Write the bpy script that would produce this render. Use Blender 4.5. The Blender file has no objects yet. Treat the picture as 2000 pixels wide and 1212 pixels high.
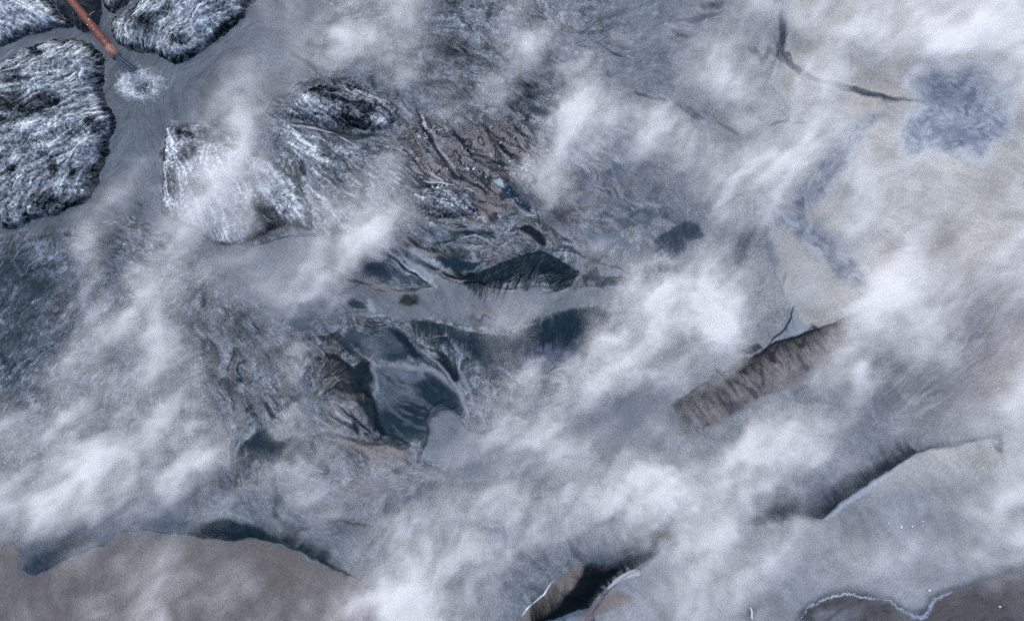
import bpy, math
import numpy as np

# ------------------------------------------------------------------ camera, sky, sun, exposure
S = 0.03            # metres on the ground for one pixel of the 2000 px wide photograph
H = 45.0            # flying height of the camera
scene = bpy.context.scene
COL = scene.collection

cam_data = bpy.data.cameras.new('camera')
cam = bpy.data.objects.new('camera', cam_data)
COL.objects.link(cam)
cam.location = (0, 0, H)
cam.rotation_euler = (0, 0, 0)
cam_data.sensor_width = 36.0
cam_data.lens = 36.0 * H / (2000 * S)
cam_data.clip_end = 3000.0
scene.camera = cam

SUN_EL, SUN_AZ = math.radians(56), math.radians(-25)    # azimuth from +Y, clockwise seen from above
world = bpy.data.worlds.new('World')
scene.world = world
world.use_nodes = True
wn = world.node_tree
sky = wn.nodes.new('ShaderNodeTexSky')
sky.sky_type = 'NISHITA'
sky.sun_disc = False
sky.sun_elevation = SUN_EL
sky.sun_rotation = SUN_AZ
sky.dust_density = 3.2
sky.air_density = 1.0
sky.ozone_density = 1.0
wn.nodes['Background'].inputs['Strength'].default_value = 0.145
wn.links.new(sky.outputs[0], wn.nodes['Background'].inputs['Color'])

sun_data = bpy.data.lights.new('sun', 'SUN')
sun_data.energy = 0.8
sun_data.angle = math.radians(25)
sun_data.color = (1.0, 0.97, 0.93)
sun = bpy.data.objects.new('sun', sun_data)
COL.objects.link(sun)
sun.location = (0, 0, 60)
sun.rotation_euler = (math.pi / 2 - SUN_EL, 0, math.pi - SUN_AZ)

vs = scene.view_settings
vs.view_transform = 'Standard'
vs.look = 'None'
vs.gamma = 1.0
vs.use_curve_mapping = False
vs.exposure = 0.78
scene.cycles.volume_bounces = 8
scene.cycles.max_bounces = 10
scene.cycles.volume_step_rate = 5.0
scene.cycles.use_denoising = False
scene.cycles.pixel_filter_type = 'BLACKMAN_HARRIS'
scene.cycles.filter_width = 0.9

# ------------------------------------------------------------------ map helpers (photograph pixels laid on the ground)
rng = np.random.default_rng(7)
STEP = 1.75
U0, U1, V0, V1 = -160.0, 2160.0, -110.0, 1322.0
us = np.arange(U0, U1 + 1, STEP, dtype=np.float32)
vsq = np.arange(V0, V1 + 1, STEP, dtype=np.float32)
U, V = np.meshgrid(us, vsq)
NY, NX = U.shape


def smooth(a, b, x):
    t = np.clip((x - a) / (b - a), 0, 1)
    return t * t * (3 - 2 * t)


_perm = rng.permutation(512).astype(np.int32)
_ga = rng.uniform(0, 2 * np.pi, 512)
_gx, _gy = np.cos(_ga).astype(np.float32), np.sin(_ga).astype(np.float32)


def perlin(x, y, seed=0):
    x = x + seed * 17.31
    y = y + seed * 9.77
    xf, yf = np.floor(x), np.floor(y)
    xi, yi = xf.astype(np.int32), yf.astype(np.int32)
    fx, fy = (x - xf).astype(np.float32), (y - yf).astype(np.float32)
    ux, uy = fx * fx * fx * (fx * (fx * 6 - 15) + 10), fy * fy * fy * (fy * (fy * 6 - 15) + 10)

    def g(ix, iy, dx, dy):
        h = _perm[(_perm[ix & 511] + iy) & 511]
        return _gx[h] * dx + _gy[h] * dy
    a = g(xi, yi, fx, fy)
    b = g(xi + 1, yi, fx - 1, fy)
    c = g(xi, yi + 1, fx, fy - 1)
    d = g(xi + 1, yi + 1, fx - 1, fy - 1)
    return ((a + (b - a) * ux) * (1 - uy) + (c + (d - c) * ux) * uy) * 1.5


def fbm(x, y, scale, octaves=4, seed=0, gain=0.55):
    out = np.zeros_like(x, dtype=np.float32)
    amp, tot, f = 1.0, 0.0, 1.0 / scale
    for o in range(octaves):
        out += amp * perlin(x * f, y * f, seed + o * 3 + 1)
        tot += amp
        amp *= gain
        f *= 2.03
    return out / tot * 1.6


def box_blur(a, r, n=2):
    for _ in range(n):
        for ax in (0, 1):
            p = np.pad(a, [(r + 1, r) if i == ax else (0, 0) for i in (0, 1)], mode='edge')
            c = np.cumsum(p, axis=ax, dtype=np.float64)
            m = 2 * r + 1
            a = ((c[m:, :] - c[:-m, :]) if ax == 0 else (c[:, m:] - c[:, :-m])) / m
            a = a.astype(np.float32)
    return a


def crop(pts, margin, UU, VV):
    p = np.asarray(pts, dtype=np.float32)
    i0 = int(np.clip((p[:, 1].min() - margin - V0) // STEP, 0, NY - 1))
    i1 = int(np.clip((p[:, 1].max() + margin - V0) // STEP + 2, 1, NY))
    j0 = int(np.clip((p[:, 0].min() - margin - U0) // STEP, 0, NX - 1))
    j1 = int(np.clip((p[:, 0].max() + margin - U0) // STEP + 2, 1, NX))
    return (slice(i0, i1), slice(j0, j1)), p


def seg_dist(x, y, a, b):
    dx, dy = b - a
    t = np.clip(((x - a[0]) * dx + (y - a[1]) * dy) / (dx * dx + dy * dy + 1e-9), 0, 1)
    return np.hypot(x - a[0] - t * dx, y - a[1] - t * dy), t


def sdf(pts, UU, VV, margin=90):
    """signed distance to a polygon, positive inside, clipped at -margin"""
    sl, p = crop(pts, margin, UU, VV)
    x, y = UU[sl], VV[sl]
    d = np.full(x.shape, 1e9, np.float32)
    ins = np.zeros(x.shape, bool)
    n = len(p)
    for i in range(n):
        a, b = p[i], p[(i + 1) % n]
        d = np.minimum(d, seg_dist(x, y, a, b)[0])
        c = (a[1] > y) != (b[1] > y)
        with np.errstate(divide='ignore', invalid='ignore'):
            xx = (b[0] - a[0]) * (y - a[1]) / (b[1] - a[1] + 1e-9) + a[0]
        ins ^= c & (x < xx)
    out = np.full(UU.shape, -float(margin), np.float32)
    out[sl] = np.maximum(np.where(ins, d, -d), -margin)
    return out


def stroke(pts, w, soft, UU, VV, taper=True):
    """soft brush along a polyline, half width w"""
    sl, p = crop(pts, w + soft + 40, UU, VV)
    x, y = UU[sl], VV[sl]
    best = np.full(x.shape, 1e9, np.float32)
    n = len(p) - 1
    for i in range(n):
        d, t = seg_dist(x, y, p[i], p[i + 1])
        if taper:
            s = (i + t) / n
            d = d + w * (np.abs(2 * s - 1) ** 3) * 0.8
        best = np.minimum(best, d)
    out = np.zeros(UU.shape, np.float32)
    out[sl] = smooth(w + soft, w - soft, best)
    return out


def ell(cx, cy, rx, ry, ang, UU, VV, soft=0.5):
    a = math.radians(ang)
    m = max(rx, ry) * (1 + soft) + 30
    sl, _ = crop([(cx - m, cy - m), (cx + m, cy + m)], 5, UU, VV)
    x, y = UU[sl] - cx, VV[sl] - cy
    q = np.hypot((x * math.cos(a) + y * math.sin(a)) / rx, (-x * math.sin(a) + y * math.cos(a)) / ry)
    out = np.zeros(UU.shape, np.float32)
    out[sl] = smooth(1 + soft, 1 - soft, q)
    return out


def lin(r, g, b):
    c = np.array([r, g, b], dtype=np.float64) / 255
    return np.where(c <= 0.04045, c / 12.92, ((c + 0.055) / 1.055) ** 2.4).astype(np.float32)


# ---- direction of the streaks left by the flow: (x, y, angle clockwise on the picture)
FLOW = [(60, 270, -38), (100, 200, -15), (40, 110, -28), (150, 330, -45), (60, 400, -55), (50, 20, 35), (250, 60, -60), (400, 50, -35), (300, 80, -60),
        (350, 300, 65), (400, 400, 70), (560, 350, 48), (650, 420, 45), (540, 430, 60), (640, 210, 30), (720, 230, 25), (600, 250, 22),
        (850, 280, 55), (900, 330, 42), (950, 380, 60), (850, 400, 15), (820, 460, 45), (900, 480, 28), (960, 500, -30),
        (1050, 525, -72), (1180, 545, -78), (1000, 475, 18), (1200, 260, 22), (1150, 340, 28), (1230, 285, 60), (1050, 350, 55), (1090, 400, 30),
        (1040, 200, 25), (1080, 250, 50), (700, 530, 40), (780, 545, 28), (660, 660, 38), (640, 730, 60), (700, 770, 66), (730, 830, 58),
        (760, 690, 20), (830, 700, 50), (890, 740, 55), (800, 880, 18), (700, 870, 40), (820, 800, 25), (940, 690, 78), (980, 700, 70), (880, 640, 65), (1060, 720, 10),
        (1100, 660, -62), (1150, 640, -70), (1400, 780, 62), (1500, 710, 66), (1600, 670, 68), (1340, 820, 60), (1450, 460, -65),
        (1100, 1140, 40), (1200, 1080, 50), (1040, 1200, 45), (450, 1010, 82), (300, 1000, 84), (100, 1060, 82), (540, 1050, 35), (650, 1000, 25), (770, 1000, -60), (850, 960, -12),
        (1650, 950, 58), (1750, 900, 62), (1550, 1000, 65), (60, 560, -48), (100, 660, -52), (200, 600, -58), (60, 760, -50), (250, 480, 30), (350, 560, -40),
        (440, 700, 50), (450, 860, 70), (530, 870, 80), (880, 90, 25), (700, 100, -30), (600, 100, 20), (1250, 60, -20), (1350, 75, 20), (1300, 210, 28),
        (1530, 70, 85), (1680, 180, 12), (1880, 170, 35), (1900, 270, 15), (1620, 330, -55), (1540, 430, 50), (1620, 500, 40), (1850, 600, -50), (1800, 740, -35), (1700, 1190, -20)]
c2 = np.zeros_like(U)
s2 = np.zeros_like(U)
for (x, y, a) in FLOW:
    w = 1.0 / ((U - x) ** 2 + (V - y) ** 2 + 900.0) ** 1.6
    c2 += w * math.cos(2 * math.radians(a))
    s2 += w * math.sin(2 * math.radians(a))
TH = 0.5 * np.arctan2(s2, c2)
TH = TH + 0.55 * fbm(U, V, 70, 3, 41) + 0.30 * fbm(U, V, 22, 2, 47)
CT, ST = np.cos(TH), np.sin(TH)


def lic(src, steps, stride=1.0, CT=None, ST=None):
    CT = globals()['CT'] if CT is None else CT
    ST = globals()['ST'] if ST is None else ST
    NY, NX = src.shape
    acc = src.copy()
    for sg in (1.0, -1.0):
        x = np.tile(np.arange(NX, dtype=np.float32), (NY, 1))
        y = np.tile(np.arange(NY, dtype=np.float32)[:, None], (1, NX))
        pc, ps = CT * sg, ST * sg
        for k in range(steps):
            x = x + pc * stride
            y = y + ps * stride
            xi = np.clip(np.rint(x), 0, NX - 1).astype(np.int32)
            yi = np.clip(np.rint(y), 0, NY - 1).astype(np.int32)
            acc += src[yi, xi]
            c, s = CT[yi, xi], ST[yi, xi]
            f = np.where(c * pc + s * ps < 0, -1.0, 1.0)
            pc, ps = c * f, s * f
    acc -= acc.mean()
    return (acc / acc.std()).astype(np.float32)


white = rng.standard_normal(U.shape).astype(np.float32)
fine = lic(white, 7)                                   # hair-fine streaks
mid = lic(box_blur(rng.standard_normal(U.shape).astype(np.float32), 1, 2), 14)
broad = lic(box_blur(rng.standard_normal(U.shape).astype(np.float32), 3, 2), 26)
fine2 = lic(box_blur(rng.standard_normal(U.shape).astype(np.float32), 1, 1), 5)
lens = lic(box_blur(rng.standard_normal(U.shape).astype(np.float32), 4, 2), 15)
speck = box_blur(white, 1, 1)
speck /= speck.std()
n1 = fbm(U, V, 160, 5, 3)
n2 = fbm(U, V, 60, 5, 11)
n3 = fbm(U, V, 18, 4, 19)
n4 = fbm(U, V, 9, 3, 23, 0.7)
rid = 1 - np.abs(fbm(U, V, 34, 5, 29)) * 2.2           # crinkled ridges

crack = np.exp(-(mid / 0.16) ** 2) * smooth(-0.3, 0.7, n3 + 0.6 * n2)          # hair-thin rills along the flow
rill = np.exp(-(broad / 0.10) ** 2) * smooth(-0.2, 0.7, fbm(U, V, 45, 3, 53))
crk2 = np.exp(-(fine2 / 0.22) ** 2) * smooth(-0.4, 0.6, n3 + 0.5 * n4)
lens_edge = np.exp(-((lens + 0.9) / 0.13) ** 2) + 0.7 * np.exp(-((lens - 1.0) / 0.12) ** 2)
pale_vein = np.exp(-((mid - 0.9) / 0.14) ** 2) * smooth(-0.1, 0.8, n3 - 0.4 * n2)  # thin pale veins along the flow

UW = U + 22 * fbm(U, V, 70, 3, 301) + 7 * fbm(U, V, 20, 2, 303)
VW = V + 22 * fbm(U, V, 70, 3, 305) + 7 * fbm(U, V, 20, 2, 307)
iso_a, iso_b, iso_c = lic(fbm(UW, VW, 52, 4, 311, 0.6), 7), lic(fbm(UW, VW, 24, 3, 317, 0.6), 4), lic(fbm(UW, VW, 11, 3, 323, 0.65), 2)
vein_a = np.exp(-(iso_a / 0.05) ** 2) * smooth(-0.5, 0.4, n2)
vein_b = np.exp(-(iso_b / 0.09) ** 2) * smooth(-0.5, 0.4, fbm(U, V, 60, 3, 331))
vein_c = np.exp(-(iso_c / 0.17) ** 2) * smooth(-0.4, 0.5, fbm(U, V, 40, 3, 337))
veins = np.clip(vein_a + vein_b + 0.8 * vein_c, 0, 1)
# combed and ragged copies of the coordinates: edges painted with them come out fringed or crumbled
UC = U + CT * broad * 9 + 4 * fbm(U, V, 30, 3, 61)
VC = V + ST * broad * 9 + 4 * fbm(U, V, 30, 3, 67)
UR = U + 5 * fbm(U, V, 16, 4, 71, 0.7)
VR = V + 5 * fbm(U, V, 16, 4, 73, 0.7)
US = U + 6 * fbm(U, V, 60, 3, 81)
VS = V + 6 * fbm(U, V, 60, 3, 83)

# ------------------------------------------------------------------ land forms: outlines on the ground (photograph pixels)
MOUNDS = [
    dict(name='frosted_mound', h=1.5, pts=[(-260, 260), (-120, 190), (0, 127), (45, 97), (110, 77), (150, 75), (182, 88), (205, 113), (204, 150), (202, 180), (212, 205), (226, 228), (229, 240), (216, 268), (213, 300),
         (196, 332), (191, 363), (166, 398), (132, 407), (118, 420), (62, 428), (42, 445), (4, 447), (0, 425), (-60, 440), (-260, 470)],
         label='largest frost-covered dark mound, just below the red pipe and its outflow pool', thr=0.0),
    dict(name='frosted_mound', h=1.3, pts=[(-260, -200), (60, -200), (88, -60), (96, 0), (118, 28), (142, 48), (150, 52), (115, 56), (60, 69), (0, 92), (-120, 130), (-260, 190)],
         label='smoother frosted mound in the corner, across the narrow channel from the largest mound', thr=-0.55),
    dict(name='frosted_mound', h=1.1, pts=[(196, -30), (200, 4), (213, 27), (222, 26), (240, 15), (262, -1), (272, -30), (262, -80), (200, -80)],
         label='small sliver of frosted mound between the red pipe and a thin side channel', thr=0.1),
    dict(name='frosted_mound', h=1.6, pts=[(283, -40), (276, 0), (262, 14), (228, 33), (215, 50), (222, 72), (236, 90), (262, 101), (300, 105), (318, 113), (340, 125), (362, 120), (402, 95), (442, 64), (479, 33), (481, 18), (499, 0), (540, -50), (620, -190), (380, -190)],
         label='pointed frosted mound beside the red pipe with its tip over the outflow pool', thr=-0.2),
    dict(name='frosted_mound', h=1.4, pts=[(326, 246), (347, 249), (400, 268), (450, 280), (505, 292), (545, 318), (585, 360), (610, 410), (612, 448), (600, 452), (585, 440), (560, 440), (530, 450), (505, 466), (480, 476), (435, 480), (412, 466), (352, 436), (315, 416), (316, 380), (320, 300)],
         label='wedge-shaped frosted slope with a black crumbled foot, half under steam', thr=-0.45),
    dict(name='knobbly_mound', h=1.0, pts=[(556, 226), (575, 192), (625, 166), (680, 165), (722, 180), (768, 200), (785, 226), (764, 246), (742, 256), (700, 254), (655, 248), (600, 238)],
         label='dark knobbly almond-shaped mound with thin frost, in a gap in the steam', thr=0.1),
    dict(name='knobbly_mound', h=0.8, pts=[(805, 380), (830, 368), (880, 364), (930, 372), (928, 392), (935, 410), (905, 424), (860, 428), (830, 422), (808, 404)],
         label='small brown-black knobbly mound with pale rims among crinkled brown sediment', thr=0.45),
]
RIDGES = [
    dict(name='sediment_ridge', h=0.7, pts=[(905, 556), (940, 530), (975, 508), (1012, 496), (1062, 487), (1096, 508), (1128, 524), (1150, 524), (1200, 540), (1248, 546), (1236, 556), (1180, 556), (1120, 560), (1060, 562), (1000, 556), (940, 562)],
         label='blue-black fluted sediment ridge above the smooth grey channel'),
    dict(name='sediment_ridge', h=0.7, pts=[(1005, 655), (1040, 630), (1105, 604), (1160, 598), (1215, 612), (1212, 645), (1180, 672), (1150, 694), (1100, 704), (1050, 712), (1000, 722), (955, 732), (920, 700), (890, 655), (930, 655)],
         label='blue-black fluted ridge below the smooth grey channel, its end lost in steam'),
    dict(name='sediment_ridge', h=0.9, pts=[(598, 740), (606, 712), (630, 690), (655, 692), (688, 712), (714, 702), (730, 714), (734, 762), (740, 800), (762, 842), (778, 858), (740, 850), (700, 856), (660, 842), (628, 812), (606, 780)],
         label='dark fluted hump with brown streaks beside the round blue-black bowl'),
    dict(name='sediment_bluff', h=0.8, pts=[(-240, 1000), (0, 990), (100, 985), (220, 965), (330, 950), (400, 985), (442, 1004), (492, 1024), (545, 1052), (600, 1082), (660, 1108), (700, 1128), (640, 1106), (580, 1080), (520, 1052), (440, 1054), (370, 1046), (300, 1036), (220, 1040), (205, 1066), (130, 1092), (64, 1120), (44, 1112), (34, 1078), (20, 1030), (-60, 1040), (-240, 1080)],
         label='long blue-grey bluff dropping to brown water'),
    dict(name='sediment_bluff', h=0.9, pts=[(1000, 1240), (1030, 1195), (1080, 1135), (1112, 1104), (1145, 1076), (1200, 1062), (1262, 1034), (1320, 1020), (1330, 1040), (1290, 1076), (1240, 1106), (1205, 1116), (1180, 1140), (1166, 1162), (1150, 1186), (1100, 1198), (1060, 1240)],
         label='black slumped bluff with brown scarp and pale slide lobe'),
    dict(name='fluted_bluff', h=0.8, pts=[(1304, 832), (1312, 790), (1360, 756), (1440, 710), (1500, 672), (1600, 636), (1665, 615), (1690, 640), (1650, 695), (1560, 745), (1480, 786), (1400, 836), (1330, 856)],
         label='brown fluted bluff with a dark crest line beside a small pale pool'),
    dict(name='sediment_bluff', h=0.6, pts=[(1482, 990), (1530, 982), (1570, 966), (1640, 934), (1700, 906), (1768, 878), (1788, 882), (1742, 910), (1702, 936), (1660, 966), (1604, 1010), (1570, 1004), (1508, 1020)],
         label='thin dark scalloped bluff edge emerging from thick steam'),
]
WATER = [
    [(-260, 60), (0, 88), (60, 66), (118, 50), (96, 0), (60, -200), (620, -200), (640, 0), (640, 60), (600, 150), (540, 190), (500, 250), (330, 240), (318, 300), (312, 418), (412, 470), (500, 480), (610, 458), (700, 490), (640, 545), (640, 600), (540, 590), (430, 520), (300, 440), (260, 420), (190, 435), (100, 450), (0, 452), (-260, 480)],
    [(730, 420), (770, 440), (800, 490), (840, 530), (900, 556), (1000, 566), (1130, 562), (1260, 556), (1340, 570), (1300, 600), (1160, 596), (1060, 618), (1000, 640), (930, 640), (860, 625), (760, 625), (690, 615), (660, 580), (700, 560), (800, 560), (840, 560), (790, 500), (740, 450)],
    [(1560, -200), (2300, -200), (2300, 860), (1960, 850), (1760, 780), (1690, 640), (1660, 600), (1600, 630), (1560, 640), (1530, 560), (1500, 480), (1500, 380), (1600, 260), (1500, 160), (1540, 60)],
    [(-260, 1090), (-60, 1045), (20, 1034), (36, 1080), (44, 1114), (64, 1122), (130, 1094), (206, 1068), (222, 1042), (300, 1038), (370, 1048), (440, 1056), (520, 1054), (580, 1082), (640, 1108), (700, 1130), (820, 1180), (900, 1400), (-260, 1400)],
    [(1200, 1150), (1300, 1072), (1420, 1030), (1560, 1015), (1604, 1012), (1660, 968), (1704, 938), (1790, 888), (1980, 845), (2300, 800), (2300, 1110), (2000, 1100), (1950, 1128), (1880, 1142), (1826, 1158), (1806, 1192), (1780, 1196), (1745, 1168), (1690, 1162), (1650, 1152), (1600, 1164), (1570, 1182), (1550, 1220), (1420, 1400), (1150, 1400), (1160, 1200)],
    [(838, 860), (836, 818), (846, 800), (862, 793), (884, 804), (905, 835), (940, 850), (1000, 830), (1100, 790), (1240, 740), (1300, 720), (1300, 830), (1180, 880), (1050, 930), (930, 930), (820, 900)],
]

wat = np.full(U.shape, -90.0, np.float32)
for p in WATER:
    wat = np.maximum(wat, sdf(p, US, VS))
region = np.zeros(U.shape, np.int16)                   # 0 ground, 1.. land forms
Z = 0.07 + 0.05 * n1 + 0.035 * n2 + 0.02 * rid
FORMS = MOUNDS + RIDGES
md = []
for k, f in enumerate(FORMS):
    f['d'] = sdf(f['pts'], UR, VR) if k < len(MOUNDS) else sdf(f['pts'], US + 0.45 * (UC - U), VS + 0.45 * (VC - V))
    md.append(f['d'])
    ins = f['d'] > 0
    region[ins] = k + 1
    wat = np.where(f['d'] > -3, np.minimum(wat, -f['d']), wat)
bank = sdf([(40, -200), (92, -60), (101, 2), (122, 28), (146, 50), (168, 62), (184, 56), (196, 36), (198, 10), (192, -30), (196, -200)], UR, VR)
bank = np.where(region == 0, bank, -90)
wat = np.where(bank > -3, np.minimum(wat, -bank), wat)
Z = Z - smooth(-8, 10, wat) * 0.35
for k, f in enumerate(FORMS):
    d = f['d']
    if k < len(MOUNDS):
        w = 26.0 if k < 5 else 16.0
        prof = f['h'] * (1 - np.exp(-np.maximum(d, 0) / w)) * (0.75 + 0.25 * n2)
        prof = prof + smooth(0, 10, d) * (0.025 * n3 + 0.012 * (rid - 0.5) + 0.005 * n4 + 0.002 * fine2 + 0.002 * speck - 0.012 * vein_c)
    else:
        prof = 0.5 * f['h'] * smooth(0, 40, d) * (0.8 + 0.3 * n2) + smooth(0, 12, d) * (0.03 * broad + 0.012 * mid)
    Z = np.where(d > 0, np.maximum(Z, 0.0) + prof, Z)
Z = np.where(bank > 0, 0.05 + 1.32 * (1 - np.exp(-np.maximum(bank, 0) / 14)) + 0.05 * n3, Z)
landmask = smooth(6, -6, wat)
rough = 0.30 + 0.70 * np.maximum(smooth(1300, 1050, U + 60 * n1) * smooth(1000, 880, V + 40 * n2), smooth(300, 200, U) * smooth(480, 430, V))   # the far flats are smoother
Z = Z + landmask * rough * (0.012 * mid + 0.006 * speck)

# ------------------------------------------------------------------ colours of the sediment, the frost and the turbid water
C = np.zeros(U.shape + (3,), np.float32)


def paint(m, col, a=1.0):
    m = np.clip(m * a, 0, 1)[..., None]
    C[:] = C * (1 - m) + np.asarray(col, np.float32) * m


MUD, BROWN, DARK, INK = lin(102, 110, 120), lin(120, 110, 112), lin(30, 48, 68), lin(14, 22, 32)
SLURRY, TAN, PALE, FROST = lin(97, 105, 115), lin(158, 152, 144), lin(150, 162, 176), lin(216, 223, 232)
BLUE = lin(62, 82, 112)
C[:] = MUD
# broad tints of the flats
tint = smooth(1150, 1700, U + 160 * n1) * smooth(900, 500, V)
paint(tint, lin(134, 134, 136))
paint(smooth(380, 40, U + 60 * n1) * smooth(430, 520, V) * smooth(920, 700, V), lin(66, 82, 102), 0.9)
paint(smooth(0.25, 0.9, n2 + 0.35 * mid) * smooth(1400, 1000, U), BROWN, 0.28)
paint(smooth(0.5, 2.2, broad + n1) * smooth(1500, 1100, U), DARK, 0.6)
paint(smooth(0.8, 2.4, mid + 0.6 * n2), DARK, 0.25)
paint(smooth(0.9, 2.4, -mid + 0.6 * n3), PALE, 0.30)

# water: pale or dark with what it carries
wm = smooth(-3, 3, wat)
wcol = np.zeros_like(C) + SLURRY
right = smooth(1350, 1650, U)[..., None]
wcol = wcol * (1 - right) + TAN * right
lowl = (smooth(1000, 800, U) * smooth(1010, 1060, V))[..., None]
wcol = wcol * (1 - lowl) + lin(98, 89, 87) * lowl
lowr = (smooth(1000, 1250, U) * smooth(860, 980, V))[..., None]
wcol = wcol * (1 - lowr) + lin(116, 121, 128) * lowr
pool = smooth(520, 300, U + 0.6 * V - 150)[..., None]
wcol = wcol * (1 - 0.8 * pool) + lin(72, 85, 100) * 0.8 * pool
wcol *= (1 + 0.07 * pool * (fine + 0.7 * fine2)[..., None])
wcol *= (1 + (0.07 * broad + 0.06 * n4 - 0.16 * vein_b * smooth(1350, 1150, U))[..., None])
wcol *= (1 + 0.17 * n1 + 0.15 * n2 + 0.06 * n3 + 0.025 * mid + 0.03 * fine)[..., None]
C[:] = C * (1 - wm[..., None]) + wcol * wm[..., None]


def soft_patch(pts, col, a, soft):
    paint(smooth(-soft, soft, sdf(pts, US, VS, soft + 10)), col, a)


def P(pts, col, a=1.0, soft=8, coords='c', tex=0.0, margin=60):
    uu, vv = dict(c=(UC, VC), r=(UR, VR), s=(US, VS), u=(U, V))[coords]
    m = smooth(-soft, soft, sdf(pts, uu, vv, margin))
    if tex:
        m = m * np.clip(1 - tex + tex * (0.6 + 0.5 * mid + 0.4 * n3), 0, 1.2)
    paint(m, col, a)


def L(pts, w, col, a=1.0, soft=3, coords='s', tex=0.0):
    uu, vv = dict(c=(UC, VC), r=(UR, VR), s=(US, VS), u=(U, V))[coords]
    m = stroke(pts, w, soft, uu, vv)
    if tex:
        m = m * np.clip(1 - tex + tex * (0.6 + 0.5 * mid + 0.4 * n3), 0, 1.2)
    paint(m, col, a)


def E(cx, cy, rx, ry, ang, col, a=1.0, coords='c', soft=0.5, tex=0.3):
    uu, vv = dict(c=(UC, VC), r=(UR, VR), s=(US, VS), u=(U, V))[coords]
    m = ell(cx, cy, rx, ry, ang, uu, vv, soft)
    if tex:
        m = m * np.clip(1 - tex + tex * (0.6 + 0.5 * mid + 0.4 * n3), 0, 1.2)
    paint(m, col, a)


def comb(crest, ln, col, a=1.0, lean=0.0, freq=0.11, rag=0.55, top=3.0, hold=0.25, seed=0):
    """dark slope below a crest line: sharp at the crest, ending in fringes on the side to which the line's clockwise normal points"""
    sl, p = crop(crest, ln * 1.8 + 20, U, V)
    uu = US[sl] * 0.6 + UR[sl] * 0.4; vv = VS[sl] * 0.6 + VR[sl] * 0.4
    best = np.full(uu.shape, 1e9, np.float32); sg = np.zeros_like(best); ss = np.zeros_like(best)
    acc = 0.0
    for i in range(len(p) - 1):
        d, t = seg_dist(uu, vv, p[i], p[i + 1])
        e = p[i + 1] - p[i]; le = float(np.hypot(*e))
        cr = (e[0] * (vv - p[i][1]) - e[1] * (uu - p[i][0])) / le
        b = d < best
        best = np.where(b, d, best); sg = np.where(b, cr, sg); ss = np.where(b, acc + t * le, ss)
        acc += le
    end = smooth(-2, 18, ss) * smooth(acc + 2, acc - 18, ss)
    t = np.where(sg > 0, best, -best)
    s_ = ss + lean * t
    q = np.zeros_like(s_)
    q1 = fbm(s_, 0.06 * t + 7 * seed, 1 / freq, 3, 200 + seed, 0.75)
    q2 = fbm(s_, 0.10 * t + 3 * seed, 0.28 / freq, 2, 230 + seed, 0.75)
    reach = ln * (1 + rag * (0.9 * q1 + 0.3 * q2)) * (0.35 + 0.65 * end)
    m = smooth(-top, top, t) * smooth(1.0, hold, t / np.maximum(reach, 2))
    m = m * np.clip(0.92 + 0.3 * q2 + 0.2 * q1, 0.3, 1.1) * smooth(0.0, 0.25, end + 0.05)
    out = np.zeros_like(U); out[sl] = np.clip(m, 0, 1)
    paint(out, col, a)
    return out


# the flats are wrinkled and cracked where they have dried
paint(landmask * rough * crack, lin(40, 48, 60), 0.35)
paint(landmask * rough * rill, lin(34, 42, 56), 0.4)
paint(landmask * rough * pale_vein, lin(176, 184, 196), 0.5)
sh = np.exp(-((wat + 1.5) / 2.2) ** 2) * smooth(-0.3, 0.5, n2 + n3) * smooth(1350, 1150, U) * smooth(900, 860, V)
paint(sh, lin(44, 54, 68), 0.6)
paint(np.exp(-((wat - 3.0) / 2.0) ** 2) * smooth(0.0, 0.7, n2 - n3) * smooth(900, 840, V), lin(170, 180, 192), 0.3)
hair = landmask * rough
C *= np.clip(1 + hair * (0.40 * n2 + 0.38 * n3 + 0.26 * n4 + 0.08 * speck + 0.08 * fine2 + 0.10 * mid), 0.2, 2.4)[..., None]
paint(hair * smooth(0.6, 1.5, 0.35 * fine + 0.5 * iso_c + 0.6 * iso_b + 0.3 * iso_a), lin(32, 43, 56), 0.75)
paint(hair * smooth(0.8, 2.0, -0.5 * fine - 0.5 * iso_c - 0.3 * iso_b + 0.4 * n4), lin(172, 179, 189), 0.45)
paint(hair * veins, lin(28, 37, 49), 0.7)
cen = landmask * smooth(-60, 40, sdf([(480, 200), (800, 160), (1100, 180), (1300, 300), (1320, 500), (1240, 720), (1000, 860), (820, 940), (620, 960), (420, 900), (360, 700), (480, 560)], US, VS, 120)) * smooth(-0.5, 0.5, fbm(U, V, 90, 3, 57))
paint(cen * smooth(-0.85, -1.0, lens), lin(126, 128, 136), 0.5)
paint(cen * smooth(1.3, 1.5, lens), lin(40, 56, 76), 0.6)
paint(cen * np.clip(lens_edge * 0.6 + veins * 0.5, 0, 1), lin(32, 41, 54), 0.65)
paint(cen * smooth(0.9, 1.5, iso_a + 0.3 * iso_b), lin(30, 46, 64), 0.75)
paint(cen * smooth(1.0, 1.8, -iso_a + 0.4 * iso_b), lin(150, 157, 168), 0.5)
UW2 = U + 40 * fbm(U, V, 130, 2, 341) + 10 * fbm(U, V, 45, 2, 343)
VW2 = V + 40 * fbm(U, V, 130, 2, 345) + 10 * fbm(U, V, 45, 2, 347)
phi = lic(fbm(UW2, VW2, 62, 2, 351, 0.5), 22) + 0.06 * n3
phi2 = lic(fbm(UW2, VW2, 26, 2, 371, 0.5), 12) + 0.05 * n4
def bands(f, k, seed):
    q = f * k + seed
    i_ = np.floor(q)
    return q - i_, np.abs(np.sin(i_ * 12.9898 + seed * 7.1) * 43758.5453) % 1.0
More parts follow.
